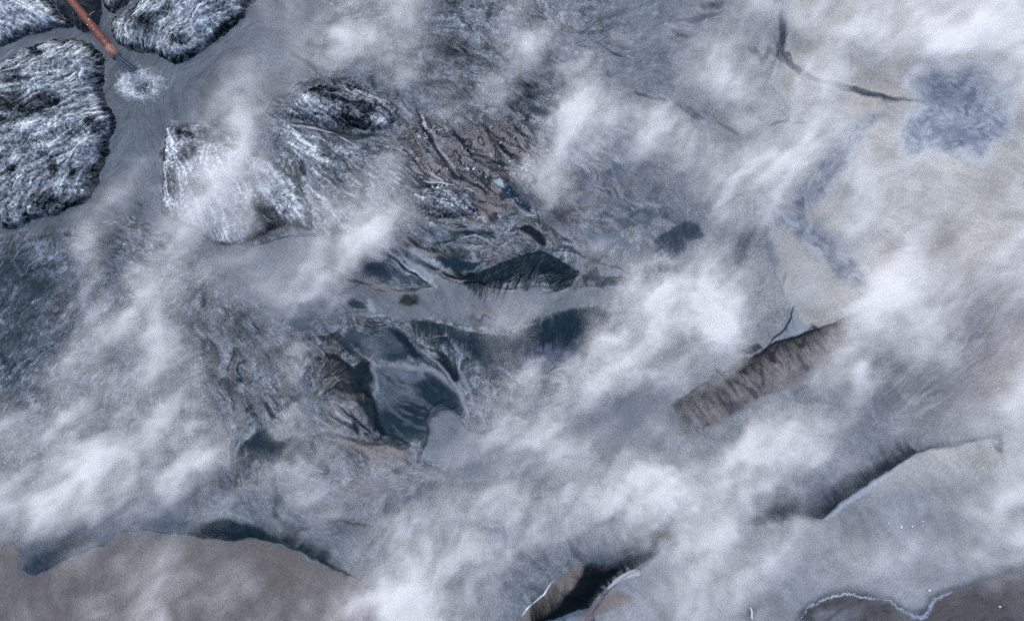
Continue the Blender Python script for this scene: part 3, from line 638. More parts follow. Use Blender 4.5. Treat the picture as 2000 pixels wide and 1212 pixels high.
# strands, rims and feathers of the braided delta
K1, K2, BR, PL = lin(22, 28, 38), lin(26, 42, 60), lin(128, 110, 104), lin(176, 184, 195)
for pts, w, c, a in [
        ([(812, 221), (844, 277), (876, 325), (893, 350), (929, 362), (953, 382)], 4, K1, .9), ([(818, 221), (852, 277), (884, 322), (900, 344)], 1.5, PL, .35), ([(864, 225), (893, 269), (925, 305), (973, 317), (1022, 333)], 3.5, K1, .9),
        ([(961, 269), (981, 289), (1014, 317), (1030, 333)], 4.5, K1, .9), ([(759, 333), (780, 337), (812, 366), (844, 367), (884, 365)], 4, K1, .95), ([(826, 352), (852, 358), (886, 363)], 2.0, FROST, .4), ([(836, 330), (850, 345), (864, 356)], 2.0, FROST, .3),
        ([(900, 300), (940, 322), (980, 333), (1030, 340)], 3, K2, .8), ([(880, 250), (910, 285), (950, 300)], 3, K2, .8), ([(930, 240), (960, 262), (1000, 285), (1036, 300)], 3, K1, .8), ([(790, 290), (820, 330), (850, 350)], 3, K1, .8), ([(800, 250), (830, 300), (868, 335)], 2.5, BR, .7),
        ([(1000, 240), (1020, 262), (1050, 280)], 3, K1, .8), ([(955, 345), (945, 375), (950, 392)], 2, K1, .8), ([(930, 400), (948, 415), (962, 432)], 2, K1, .8), ([(1026, 346), (1042, 390), (1058, 446)], 1.8, K1, .85), ([(1030, 330), (1050, 372), (1066, 420)], 1.6, BR, .6),
        ([(893, 454), (921, 458), (949, 454), (969, 462)], 4, K2, .9), ([(844, 475), (868, 474), (893, 471)], 3, K2, .85), ([(905, 468), (930, 464), (958, 470)], 2, PL, .5), ([(796, 458), (828, 483), (868, 499), (909, 507)], 4.5, K1, .85), ([(800, 470), (840, 494), (880, 508)], 3, BR, .7),
        ([(804, 479), (836, 502), (862, 524)], 8, PL, .45), ([(864, 531), (901, 543), (933, 547)], 3.5, K1, .9), ([(868, 537), (905, 549), (930, 552)], 2, BR, .8), ([(1062, 438), (1090, 460), (1118, 476)], 5, K2, .8), ([(1070, 487), (1127, 495), (1191, 519), (1240, 539)], 2.5, K2, .85),
        ([(1127, 394), (1139, 418)], 3.5, K2, .8), ([(1139, 329), (1151, 358)], 5, K2, .8), ([(735, 479), (772, 499), (796, 519), (836, 555)], 3.0, PL, .45), ([(742, 486), (776, 508), (800, 530), (834, 558)], 3.5, K2, .85), ([(655, 535), (691, 547), (747, 567), (800, 566), (844, 559)], 3, K1, .8),
        ([(690, 552), (740, 562), (790, 572)], 3.5, BR, .7), ([(626, 705), (658, 711), (683, 739), (697, 777)], 4, BR, .9), ([(640, 720), (668, 742), (688, 772)], 2, PL, .5), ([(634, 844), (707, 864), (803, 868)], 4, lin(56, 52, 56), .85), ([(640, 854), (710, 876), (790, 880)], 4, BR, .7), ([(755, 844), (799, 864)], 3.5, K1, .9),
        ([(844, 663), (876, 655), (904, 691), (898, 727)], 3.5, PL, .55), ([(848, 668), (874, 662), (896, 690)], 2, K1, .7), ([(590, 722), (610, 707), (626, 697)], 3, K2, .7), ([(606, 782), (650, 786), (700, 792)], 1.2, PL, .2), ([(640, 800), (680, 830), (704, 852)], 3, K1, .8), ([(660, 790), (700, 818), (730, 850)], 3, K1, .8), ([(655, 800), (690, 826)], 3, PL, .5),
        ([(700, 300), (740, 330), (780, 380)], 2, K1, .5), ([(620, 280), (680, 320), (740, 400)], 2.5, K1, .5), ([(560, 235), (620, 252), (690, 262), (760, 268)], 4, K1, .7), ([(540, 225), (580, 246), (650, 262), (700, 290)], 2.0, FROST, .35), ([(640, 262), (690, 268), (740, 262)], 6, K2, .8)]:
    L(pts, w, c, a, max(1.3, w * 0.45), 's', 0.25)
for a in [(975, 309, 12, 8, 30, K2, .9), (812, 960, 26, 12, -40, lin(58, 74, 98), .8), (1183, 349, 26, 11, 5, lin(60, 74, 98), .85), (1165, 396, 15, 6, 0, lin(66, 80, 102), .8), (889, 512, 22, 9, 20, K2, .9), (850, 395, 34, 14, 10, K1, .5), (905, 395, 20, 8, 0, K1, .5), (440, 640, 20, 14, 20, lin(60, 68, 80), .5), (520, 690, 30, 18, 30, lin(62, 70, 82), .6), (560, 760, 24, 14, 50, lin(60, 68, 82), .6), (500, 770, 20, 12, 40, lin(110, 104, 104), .6), (470, 800, 16, 24, 10, lin(118, 116, 120), .5), (600, 640, 30, 12, 30, lin(64, 76, 92), .5)]:
    E(*a[:5], a[5], a[6], 'c', 0.5, 0.5)
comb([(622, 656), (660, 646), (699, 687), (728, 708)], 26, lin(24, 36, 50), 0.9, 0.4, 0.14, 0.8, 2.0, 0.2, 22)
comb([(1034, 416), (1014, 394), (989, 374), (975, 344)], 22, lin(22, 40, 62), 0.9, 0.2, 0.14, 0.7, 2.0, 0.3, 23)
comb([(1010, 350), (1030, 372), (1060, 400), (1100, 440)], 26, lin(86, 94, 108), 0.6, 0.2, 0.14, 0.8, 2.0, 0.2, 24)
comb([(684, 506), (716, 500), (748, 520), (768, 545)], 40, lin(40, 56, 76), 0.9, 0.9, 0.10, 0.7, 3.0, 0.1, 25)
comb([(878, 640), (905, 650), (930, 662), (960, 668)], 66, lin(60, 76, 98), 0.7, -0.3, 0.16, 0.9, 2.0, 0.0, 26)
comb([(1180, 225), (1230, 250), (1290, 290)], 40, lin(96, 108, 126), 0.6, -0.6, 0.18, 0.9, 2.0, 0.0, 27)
# slopes falling from sharp crests in dark fringes, slope shade painted in with the silt
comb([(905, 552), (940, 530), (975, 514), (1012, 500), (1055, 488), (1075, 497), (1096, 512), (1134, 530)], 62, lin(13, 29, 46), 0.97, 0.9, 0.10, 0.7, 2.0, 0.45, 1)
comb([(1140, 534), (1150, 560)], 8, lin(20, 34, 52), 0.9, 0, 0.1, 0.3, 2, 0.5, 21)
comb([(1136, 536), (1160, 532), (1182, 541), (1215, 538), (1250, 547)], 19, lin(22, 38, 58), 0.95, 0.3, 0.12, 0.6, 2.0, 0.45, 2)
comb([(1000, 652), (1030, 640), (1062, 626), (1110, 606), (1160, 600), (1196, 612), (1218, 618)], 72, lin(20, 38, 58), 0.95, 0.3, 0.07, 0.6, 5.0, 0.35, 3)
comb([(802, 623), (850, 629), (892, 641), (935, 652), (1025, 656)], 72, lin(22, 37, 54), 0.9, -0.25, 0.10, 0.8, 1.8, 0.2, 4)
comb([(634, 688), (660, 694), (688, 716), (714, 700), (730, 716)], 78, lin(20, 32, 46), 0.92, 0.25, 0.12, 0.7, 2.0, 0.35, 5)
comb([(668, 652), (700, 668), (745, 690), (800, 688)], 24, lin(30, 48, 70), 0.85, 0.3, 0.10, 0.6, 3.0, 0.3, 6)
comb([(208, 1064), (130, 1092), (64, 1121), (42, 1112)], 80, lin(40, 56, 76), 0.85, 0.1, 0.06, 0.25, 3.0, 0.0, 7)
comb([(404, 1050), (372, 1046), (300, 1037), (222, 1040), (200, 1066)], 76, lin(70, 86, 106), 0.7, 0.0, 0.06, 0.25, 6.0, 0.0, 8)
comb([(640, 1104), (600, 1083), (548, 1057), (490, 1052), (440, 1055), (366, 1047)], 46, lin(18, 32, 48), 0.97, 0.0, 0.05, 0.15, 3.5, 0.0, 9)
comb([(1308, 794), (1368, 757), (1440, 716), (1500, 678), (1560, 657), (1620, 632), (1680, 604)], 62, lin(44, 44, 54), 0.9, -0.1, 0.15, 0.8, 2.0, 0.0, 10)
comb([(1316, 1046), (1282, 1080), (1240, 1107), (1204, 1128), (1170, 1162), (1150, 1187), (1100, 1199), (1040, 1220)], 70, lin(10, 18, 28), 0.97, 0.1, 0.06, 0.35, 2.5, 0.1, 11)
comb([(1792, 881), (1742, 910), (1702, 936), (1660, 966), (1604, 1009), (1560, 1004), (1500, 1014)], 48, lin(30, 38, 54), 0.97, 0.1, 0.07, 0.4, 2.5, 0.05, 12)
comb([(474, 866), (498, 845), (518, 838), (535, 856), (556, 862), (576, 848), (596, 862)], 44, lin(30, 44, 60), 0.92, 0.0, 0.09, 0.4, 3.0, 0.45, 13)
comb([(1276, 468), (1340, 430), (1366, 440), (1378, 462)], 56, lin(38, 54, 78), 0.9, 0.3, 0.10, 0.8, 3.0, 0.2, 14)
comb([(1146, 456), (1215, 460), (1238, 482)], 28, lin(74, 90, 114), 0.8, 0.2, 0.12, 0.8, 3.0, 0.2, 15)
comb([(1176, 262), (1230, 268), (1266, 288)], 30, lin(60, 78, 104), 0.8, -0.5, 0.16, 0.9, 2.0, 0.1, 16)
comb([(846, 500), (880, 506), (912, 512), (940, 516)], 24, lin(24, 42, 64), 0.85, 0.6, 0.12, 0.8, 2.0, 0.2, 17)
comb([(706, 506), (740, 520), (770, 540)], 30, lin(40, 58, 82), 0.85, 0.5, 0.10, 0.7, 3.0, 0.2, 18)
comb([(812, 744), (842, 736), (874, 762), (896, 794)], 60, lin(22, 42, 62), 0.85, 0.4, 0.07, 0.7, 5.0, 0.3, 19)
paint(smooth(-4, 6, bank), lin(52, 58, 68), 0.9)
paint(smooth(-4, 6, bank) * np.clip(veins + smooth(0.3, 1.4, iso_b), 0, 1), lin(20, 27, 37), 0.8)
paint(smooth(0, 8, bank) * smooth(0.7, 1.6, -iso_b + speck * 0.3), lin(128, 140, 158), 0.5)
# frost on the mounds
texf = 0.22 * mid + 0.35 * fine + 0.45 * fine2 + 0.65 * speck + 0.25 * n3 + 0.55 * n4 - 1.3 * crk2 - 0.7 * rill
holes = np.zeros_like(U)
for a in [(40, 152, 22, 14, 10), (80, 105, 22, 8, 40), (118, 205, 24, 14, 10), (95, 228, 20, 8, 0), (196, 248, 14, 12, 0), (124, 338, 10, 14, 20), (158, 340, 6, 14, 0), (100, 395, 18, 14, -20), (45, 335, 14, 6, -30), (60, 215, 60, 18, 10), (20, 250, 40, 10, -20), (330, 40, 30, 10, -40), (268, 30, 10, 22, 5), (300, 60, 24, 14, 40), (360, 85, 14, 8, -20),
          (380, 300, 16, 22, 30), (405, 370, 26, 16, 10), (365, 268, 20, 9, 20), (345, 360, 12, 30, 0), (520, 410, 26, 20, 40), (500, 350, 20, 14, 45), (555, 325, 26, 8, 45), (650, 345, 40, 12, 40), (690, 240, 40, 18, 25), (650, 190, 40, 14, 25), (720, 215, 30, 14, 20), (10, 12, 12, 6, 30)]:
    holes = np.maximum(holes, ell(*a, UR, VR, 0.6))
def crust(m, v):
    """frosted crust: v runs from bare black sediment (0) through grey to clean frost (1)"""
    v = np.clip(v, 0, 1)[..., None]
    a_, b_, c_, d_ = lin(16, 24, 34), lin(80, 88, 99), lin(140, 147, 157), lin(218, 222, 227)
    col = np.where(v < 0.35, a_ + (b_ - a_) * (v / 0.35), np.where(v < 0.65, b_ + (c_ - b_) * ((v - 0.35) / 0.3), c_ + (d_ - c_) * ((v - 0.65) / 0.35)))
    m = np.clip(m, 0, 1)[..., None]
    C[:] = C * (1 - m) + col * m


base_v = 0.58 + 0.12 * n2 + 0.09 * n3 + 0.08 * n4 + 0.055 * speck + 0.035 * white + 0.06 * fine2 + 0.06 * fine + 0.06 * mid - 0.12 * crack - 0.32 * np.clip(vein_a + vein_b, 0, 1) - 0.34 * vein_c - 0.22 * crk2
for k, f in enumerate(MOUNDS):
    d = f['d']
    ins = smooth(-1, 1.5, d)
    rimd = smooth(15, 1, d + 6 * n3) * (0.3 + 0.7 * smooth(-0.6, 0.8, n2 + 0.2)) * (1.0 if k < 5 else 0.3)  # dark rims: bare wet sediment, with shade of the edges painted in
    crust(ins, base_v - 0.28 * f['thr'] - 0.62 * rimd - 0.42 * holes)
crust(0.85 * sm * (region == 0) * smooth(-0.5, 0.5, n2 + 0.5 * broad + 0.4 * n3) * (0.35 + 0.65 * smooth(770, 600, U)), base_v - 0.03 + 0.08 * broad - 0.3 * holes)
paint(dm * smooth(1.0, 2.4, texf + 1.2 * n2 - 0.3), lin(190, 198, 210), 0.7)
P([(497, 436), (518, 402), (540, 410), (562, 430), (590, 436), (602, 450), (560, 444), (530, 452), (508, 466), (478, 476)], INK, 0.9, 6, 'r', 0.3)  # black crumbled foot, its shade put into the colour
lum = (C * np.array([0.25, 0.6, 0.15], np.float32)).sum(-1, keepdims=True)
C[:] = lum + (C - lum) * (0.60 + 0.18 * smooth(0.08, 0.02, lum))
C[..., 2] *= 1 - 0.15 * smooth(0.10, 0.03, lum[..., 0])
C[..., 0] *= 1 - 0.05 * smooth(0.08, 0.02, lum[..., 0])
C *= np.array([0.82, 0.89, 0.935], np.float32)
C *= (1 + 0.05 * white[..., None])
np.clip(C, 0.004, 0.9, out=C)

# ------------------------------------------------------------------ materials
def surf_mat(name, rough, spec, grain, bump_scale, bump):
    m = bpy.data.materials.new(name)
    m.use_nodes = True
    nt = m.node_tree
    b = nt.nodes['Principled BSDF']
    at = nt.nodes.new('ShaderNodeAttribute'); at.attribute_name = 'tint'
    tc = nt.nodes.new('ShaderNodeTexCoord')
    nz = nt.nodes.new('ShaderNodeTexNoise'); nz.inputs['Scale'].default_value = bump_scale; nz.inputs['Detail'].default_value = 5
    mr = nt.nodes.new('ShaderNodeMapRange')
    mr.inputs['From Min'].default_value = 0.3; mr.inputs['From Max'].default_value = 0.7
    mr.inputs['To Min'].default_value = 1 - grain; mr.inputs['To Max'].default_value = 1 + grain
    mx = nt.nodes.new('ShaderNodeVectorMath'); mx.operation = 'SCALE'
    bp = nt.nodes.new('ShaderNodeBump'); bp.inputs['Strength'].default_value = bump; bp.inputs['Distance'].default_value = 0.05
    lk = nt.links.new
    lk(tc.outputs['Object'], nz.inputs['Vector'])
    lk(nz.outputs['Fac'], mr.inputs['Value'])
    lk(at.outputs['Color'], mx.inputs[0]); lk(mr.outputs['Result'], mx.inputs['Scale'])
    lk(mx.outputs[0], b.inputs['Base Color'])
    lk(nz.outputs['Fac'], bp.inputs['Height']); lk(bp.outputs['Normal'], b.inputs['Normal'])
    b.inputs['Roughness'].default_value = rough
    b.inputs['Specular IOR Level'].default_value = spec
    return m


M_mud = surf_mat('wet_sediment', 0.9, 0.0, 0.2, 14.0, 0.3)
M_mound = surf_mat('frosted_sediment', 0.9, 0.0, 0.25, 16.0, 0.12)
M_water = surf_mat('turbid_water', 0.55, 0.12, 0.10, 6.0, 0.25)


def plain_mat(name, col, rough=0.7, noise=0.3, scale=6.0, col2=None):
    m = bpy.data.materials.new(name)
    m.use_nodes = True
    nt = m.node_tree
    b = nt.nodes['Principled BSDF']
    tc = nt.nodes.new('ShaderNodeTexCoord')
    nz = nt.nodes.new('ShaderNodeTexNoise'); nz.inputs['Scale'].default_value = scale; nz.inputs['Detail'].default_value = 6
    rp = nt.nodes.new('ShaderNodeValToRGB')
    c2 = col2 if col2 is not None else tuple(c * (1 - noise) for c in col)
    rp.color_ramp.elements[0].position = 0.38; rp.color_ramp.elements[0].color = (*c2, 1)
    rp.color_ramp.elements[1].position = 0.62; rp.color_ramp.elements[1].color = (*col, 1)
    nt.links.new(tc.outputs['Object'], nz.inputs['Vector'])
    nt.links.new(nz.outputs['Fac'], rp.inputs['Fac'])
    nt.links.new(rp.outputs['Color'], b.inputs['Base Color'])
    b.inputs['Roughness'].default_value = rough
    return m


# ------------------------------------------------------------------ meshes of the ground, the land forms and the water
X = (U - 1000) * S
Y = (606 - V) * S


def grid_mesh(name, cellmask, z, mat, col=C):
    """mesh of the grid cells in cellmask (NY-1, NX-1)"""
    ci, cj = np.nonzero(cellmask)
    base = ci * NX + cj
    quads = np.stack([base + NX, base + NX + 1, base + 1, base], 1)
    used, inv = np.unique(quads.ravel(), return_inverse=True)
    co = np.stack([X.ravel()[used], Y.ravel()[used], z.ravel()[used]], 1).astype(np.float32)
    me = bpy.data.meshes.new(name)
    me.vertices.add(len(used)); me.vertices.foreach_set('co', co.ravel())
    nq = len(quads)
    me.loops.add(nq * 4); me.loops.foreach_set('vertex_index', inv.astype(np.int32).ravel())
    me.polygons.add(nq)
    me.polygons.foreach_set('loop_start', np.arange(0, nq * 4, 4, dtype=np.int32))
    me.update(calc_edges=True)
    me.polygons.foreach_set('use_smooth', np.ones(nq, bool))
    at = me.attributes.new('tint', 'FLOAT_COLOR', 'POINT')
    rgba = np.ones((len(used), 4), np.float32)
    rgba[:, :3] = col.reshape(-1, 3)[used]
    at.data.foreach_set('color', rgba.ravel())
    me.materials.append(mat)
    ob = bpy.data.objects.new(name, me)
    COL.objects.link(ob)
    return ob


cell = lambda a: a[:-1, :-1]
creg = cell(region)
zmin = np.minimum(np.minimum(Z[:-1, :-1], Z[1:, 1:]), np.minimum(Z[:-1, 1:], Z[1:, :-1]))
zmax = np.maximum(np.maximum(Z[:-1, :-1], Z[1:, 1:]), np.maximum(Z[:-1, 1:], Z[1:, :-1]))
ripple = 0.010 * np.sin((U * 0.8 + V * 0.45 + 14 * n2) * 0.55) * smooth(0.0, 0.8, n2 + 0.2) + 0.006 * n3
ZW = 0.0 + ripple.astype(np.float32)
wet = cell(wat) > -26
water_cells = wet & (zmin < 0.03)
ground_cells = (creg == 0) & (zmax > -0.08)
g = grid_mesh('ground', ground_cells, Z, M_mud); g['kind'] = 'structure'
w = grid_mesh('water', water_cells, ZW, M_water); w['kind'] = 'structure'
for k, f in enumerate(FORMS):
    ob = grid_mesh(f['name'], creg == k + 1, Z, M_mound if k < len(MOUNDS) else M_mud)
    ob['label'] = f['label']
    ob['category'] = f['name'].split('_')[1]
    if k < 5:
        ob['group'] = 'frost-covered mounds around the pipe'
    elif k < 7:
        ob['group'] = 'knobbly mounds in the delta'
    else:
        ob['group'] = 'eroded sediment ridges and bluffs'

# plain land and lake bed far around the frame, below the detailed sheet
def far_sheet():
    me = bpy.data.meshes.new('lake_bed')
    r = 1500.0
    me.from_pydata([(-r, -r, -0.4), (r, -r, -0.4), (r, r, -0.4), (-r, r, -0.4)], [], [(0, 1, 2, 3)])
    me.materials.append(plain_mat('far_sediment', tuple(lin(120, 126, 134)), 0.8, 0.4, 0.05))
    o = bpy.data.objects.new('lake_bed', me); COL.objects.link(o)
    o['kind'] = 'structure'
far_sheet()

# ------------------------------------------------------------------ the pipe
def px(u, v, z=0.0):
    """point seen at pixel (u, v) of the photograph and standing at height z"""
    k = (H - z) / H
    return np.array([(u - 1000) * S * k, (606 - v) * S * k, z])


def link(name, me, parent=None, mat=None, smooth_=True):
    o = bpy.data.objects.new(name, me)
    COL.objects.link(o)
    if parent:
        o.parent = parent
    if mat:
        me.materials.append(mat)
    if smooth_:
        me.polygons.foreach_set('use_smooth', np.ones(len(me.polygons), bool))
    return o


def frame_of(axis):
    a = axis / np.linalg.norm(axis)
    s = np.cross(a, [0, 0, 1.0]); s /= np.linalg.norm(s)
    return a, s, np.cross(s, a)


def tube_mesh(name, p0, p1, prof, nseg=32, wob=0.0):
    """surface of revolution between p0 and p1; prof = [(t, radius)], open ends"""
    a, s, t = frame_of(p1 - p0)
    L_ = np.linalg.norm(p1 - p0)
    vs_, fs = [], []
    for (q, r) in prof:
        for k in range(nseg):
            th = 2 * math.pi * k / nseg
            rr = r * (1 + wob * math.sin(3 * th + q * 9))
            vs_.append(p0 + a * (q * L_) + s * (rr * math.cos(th)) + t * (rr * math.sin(th)))
    for i in range(len(prof) - 1):
        for k in range(nseg):
            k2 = (k + 1) % nseg
            fs.append((i * nseg + k, i * nseg + k2, (i + 1) * nseg + k2, (i + 1) * nseg + k))
    me = bpy.data.meshes.new(name)
    me.from_pydata([tuple(v) for v in vs_], [], fs)
    me.update()
    return me


def rust_mat():
    m = bpy.data.materials.new('rusted_red_paint')
    m.use_nodes = True
    nt = m.node_tree; b = nt.nodes['Principled BSDF']; lk = nt.links.new
    tc = nt.nodes.new('ShaderNodeTexCoord')
    n_a = nt.nodes.new('ShaderNodeTexNoise'); n_a.inputs['Scale'].default_value = 2.2; n_a.inputs['Detail'].default_value = 8; n_a.inputs['Roughness'].default_value = 0.7
    n_b = nt.nodes.new('ShaderNodeTexNoise'); n_b.inputs['Scale'].default_value = 9; n_b.inputs['Detail'].default_value = 6
    r_a = nt.nodes.new('ShaderNodeValToRGB')
    e = r_a.color_ramp.elements
    e[0].position = 0.36; e[0].color = (*lin(48, 28, 27), 1)
    e[1].position = 0.68; e[1].color = (*lin(122, 42, 34), 1)
    x = e.new(0.50); x.color = (*lin(92, 50, 38), 1)
    r_b = nt.nodes.new('ShaderNodeValToRGB')
    r_b.color_ramp.elements[0].position = 0.60; r_b.color_ramp.elements[0].color = (0, 0, 0, 1)
    r_b.color_ramp.elements[1].position = 0.72; r_b.color_ramp.elements[1].color = (1, 1, 1, 1)
    mix = nt.nodes.new('ShaderNodeMix'); mix.data_type = 'RGBA'
    lk(tc.outputs['Object'], n_a.inputs['Vector']); lk(tc.outputs['Object'], n_b.inputs['Vector'])
    lk(n_a.outputs['Fac'], r_a.inputs['Fac']); lk(n_b.outputs['Fac'], r_b.inputs['Fac'])
    lk(r_b.outputs['Color'], mix.inputs[0]); lk(r_a.outputs['Color'], mix.inputs[6])
    mix.inputs[7].default_value = (*lin(102, 62, 54), 1)
    lk(mix.outputs[2], b.inputs['Base Color'])
    b.inputs['Roughness'].default_value = 0.65
    bp = nt.nodes.new('ShaderNodeBump'); bp.inputs['Strength'].default_value = 0.4; bp.inputs['Distance'].default_value = 0.01
    lk(n_b.outputs['Fac'], bp.inputs['Height']); lk(bp.outputs['Normal'], b.inputs['Normal'])
    return m


M_rust = rust_mat()
M_inside = plain_mat('pipe_inside', tuple(lin(30, 26, 28)), 0.6, 0.5, 8)
M_frost = plain_mat('frost_crust', tuple(lin(190, 186, 188)), 0.8, 0.2, 20)
M_bare = plain_mat('scoured_steel', tuple(lin(136, 100, 90)), 0.55, 0.4, 10, tuple(lin(98, 60, 52)))

p_end = px(228.5, 111, 1.5)
p_far = px(40, -122, 1.75)
R = 0.245
pipe = bpy.data.objects.new('discharge_pipe', None)
COL.objects.link(pipe)
pipe['label'] = 'rusty red steel pipe pouring slurry into the pool between the frosted mounds'
pipe['category'] = 'pipe'
axis = (p_end - p_far); LEN = np.linalg.norm(axis); ad = axis / LEN
body_end = p_end - ad * 0.75
link('pipe_body', tube_mesh('pipe_body', p_far, body_end, [(0, R * 0.86), (0.35, R * 0.88), (0.7, R * 0.95), (1, R)], 36, 0.004), pipe, M_rust)
link('outlet_sleeve', tube_mesh('outlet_sleeve', body_end, p_end, [(0, R), (0.02, R + 0.018), (0.5, R + 0.02), (1, R + 0.022), (1.0, R + 0.006)], 36), pipe, M_bare)
link('pipe_lining', tube_mesh('pipe_lining', p_far, p_end, [(0.70, 0.01), (0.72, R - 0.02), (1, R + 0.006)], 36), pipe, M_inside)
for q in (0.30, 0.52, 0.735):
    c = p_far + ad * (LEN * q)
    rr = R * (0.86 + 0.14 * q)
    link('weld_seam', tube_mesh('weld_seam', c - ad * 0.025, c + ad * 0.025, [(0, rr - .002), (0.25, rr + 0.012), (0.75, rr + 0.012), (1, rr - .002)], 36), pipe, M_rust)


def lump(name, c, rx, ry, rz, seed, mat, parent=None, nu=10, nv=6, jag=0.3, ax=None):
    r_ = np.random.default_rng(seed)
    vs_, fs = [], []
    a, s, t = ax if ax else (np.array([1., 0, 0]), np.array([0, 1., 0]), np.array([0, 0, 1.]))
    for i in range(nv + 1):
        ph = math.pi * i / nv
        for k in range(nu):
            th = 2 * math.pi * k / nu
            j = 1 + jag * r_.uniform(-1, 1) * (0 < i < nv)
            vs_.append(tuple(c + a * (rx * j * math.sin(ph) * math.cos(th)) + s * (ry * j * math.sin(ph) * math.sin(th)) + t * (rz * math.cos(ph) * j)))
    for i in range(nv):
        for k in range(nu):
            fs.append((i * nu + k, (i + 1) * nu + k, (i + 1) * nu + (k + 1) % nu, i * nu + (k + 1) % nu))
    me = bpy.data.meshes.new(name); me.from_pydata(vs_, [], fs); me.update()
    return link(name, me, parent, mat)


a_, s_, t_ = frame_of(axis)
r_ = np.random.default_rng(5)
for i in range(22):
    q = r_.uniform(0.55, 0.965)
    off = r_.normal(-0.15, 0.42)
    off = float(np.clip(off, -0.85, 0.85))
    rr = R * (0.86 + 0.14 * q)
    c = p_far + ad * (LEN * q) + s_ * (rr * math.sin(off)) + t_ * (rr * math.cos(off) + 0.004)
    sz = r_.uniform(0.008, 0.02)
    lump('frost_flake', c, sz * r_.uniform(0.9, 3.2), sz, 0.010, 100 + i, M_frost, pipe, 8, 4, 0.35, (a_, s_, t_))
# wire bracket beside the pipe
def rod(name, a, b, r, mat, parent):
    return link(name, tube_mesh(name, np.array(a, float), np.array(b, float), [(0, 0.001), (0.001, r), (0.999, r), (1, 0.001)], 8), parent, mat)
M_wire = plain_mat('galvanised_wire', tuple(lin(150, 140, 140)), 0.5)
rod('wire_bracket', px(168, 33, 1.6), px(185, 22, 1.95), 0.016, M_wire, pipe)
rod('wire_bracket', px(176, 27.5, 1.8), px(178.5, 36, 1.55), 0.014, M_wire, pipe)
# ------------------------------------------------------------------ slurry jet and boiling foam below the outlet
def jet():
    land_pt = px(253, 142, 0.0)
    v0 = p_end - ad * 0.25
    hd = np.array([ad[0], ad[1], 0]); hd /= np.linalg.norm(hd)
    dist = float(np.dot((land_pt - v0)[:2], hd[:2]))
    nseg, nr = 34, 22
    vs_, fs, cs = [], [], []
    rj = np.random.default_rng(3)
    ph = rj.uniform(0, 6.28, 6)
    for i in range(nr + 1):
        q = i / nr
        c = v0 + hd * (dist * q); c[2] = v0[2] - 0.06 - (v0[2] + 0.05) * q ** 2.0
        sd = np.array([hd[1], -hd[0], 0]); up = np.array([0, 0, 1.0]) * (1 - 0.5 * q) + hd * 0.5 * q
        for k in range(nseg):
            th = 2 * math.pi * k / nseg
            rr = (R - 0.03) * (1 + 0.35 * q * q) * (1 + 0.05 * math.sin(5 * th + ph[0] + q) + 0.025 * math.sin(9 * th + ph[1] + 2 * q))
            vs_.append(tuple(c + sd * rr * math.cos(th) + up * (rr * math.sin(th) * 0.75)))
            cs.append(np.clip(0.35 + 0.5 * math.sin(9 * th + ph[3]) + 0.3 * math.sin(17 * th + ph[4]), 0, 1))
    for i in range(nr):
        for k in range(nseg):
            fs.append((i * nseg + k, i * nseg + (k + 1) % nseg, (i + 1) * nseg + (k + 1) % nseg, (i + 1) * nseg + k))
    me = bpy.data.meshes.new('slurry_jet'); me.from_pydata(vs_, [], fs); me.update()
    at = me.attributes.new('tint', 'FLOAT_COLOR', 'POINT')
    cs = np.array(cs, np.float32)[:, None]
    rgba = np.ones((len(vs_), 4), np.float32); rgba[:, :3] = lin(96, 97, 102) * (1 - 0.7 * cs) + lin(168, 170, 174) * 0.7 * cs
    at.data.foreach_set('color', rgba.ravel())
    o = link('slurry_jet', me, None, M_water)
    o['label'] = 'streaky grey jet of slurry falling from the pipe mouth to the foam'
    o['category'] = 'water jet'
jet()


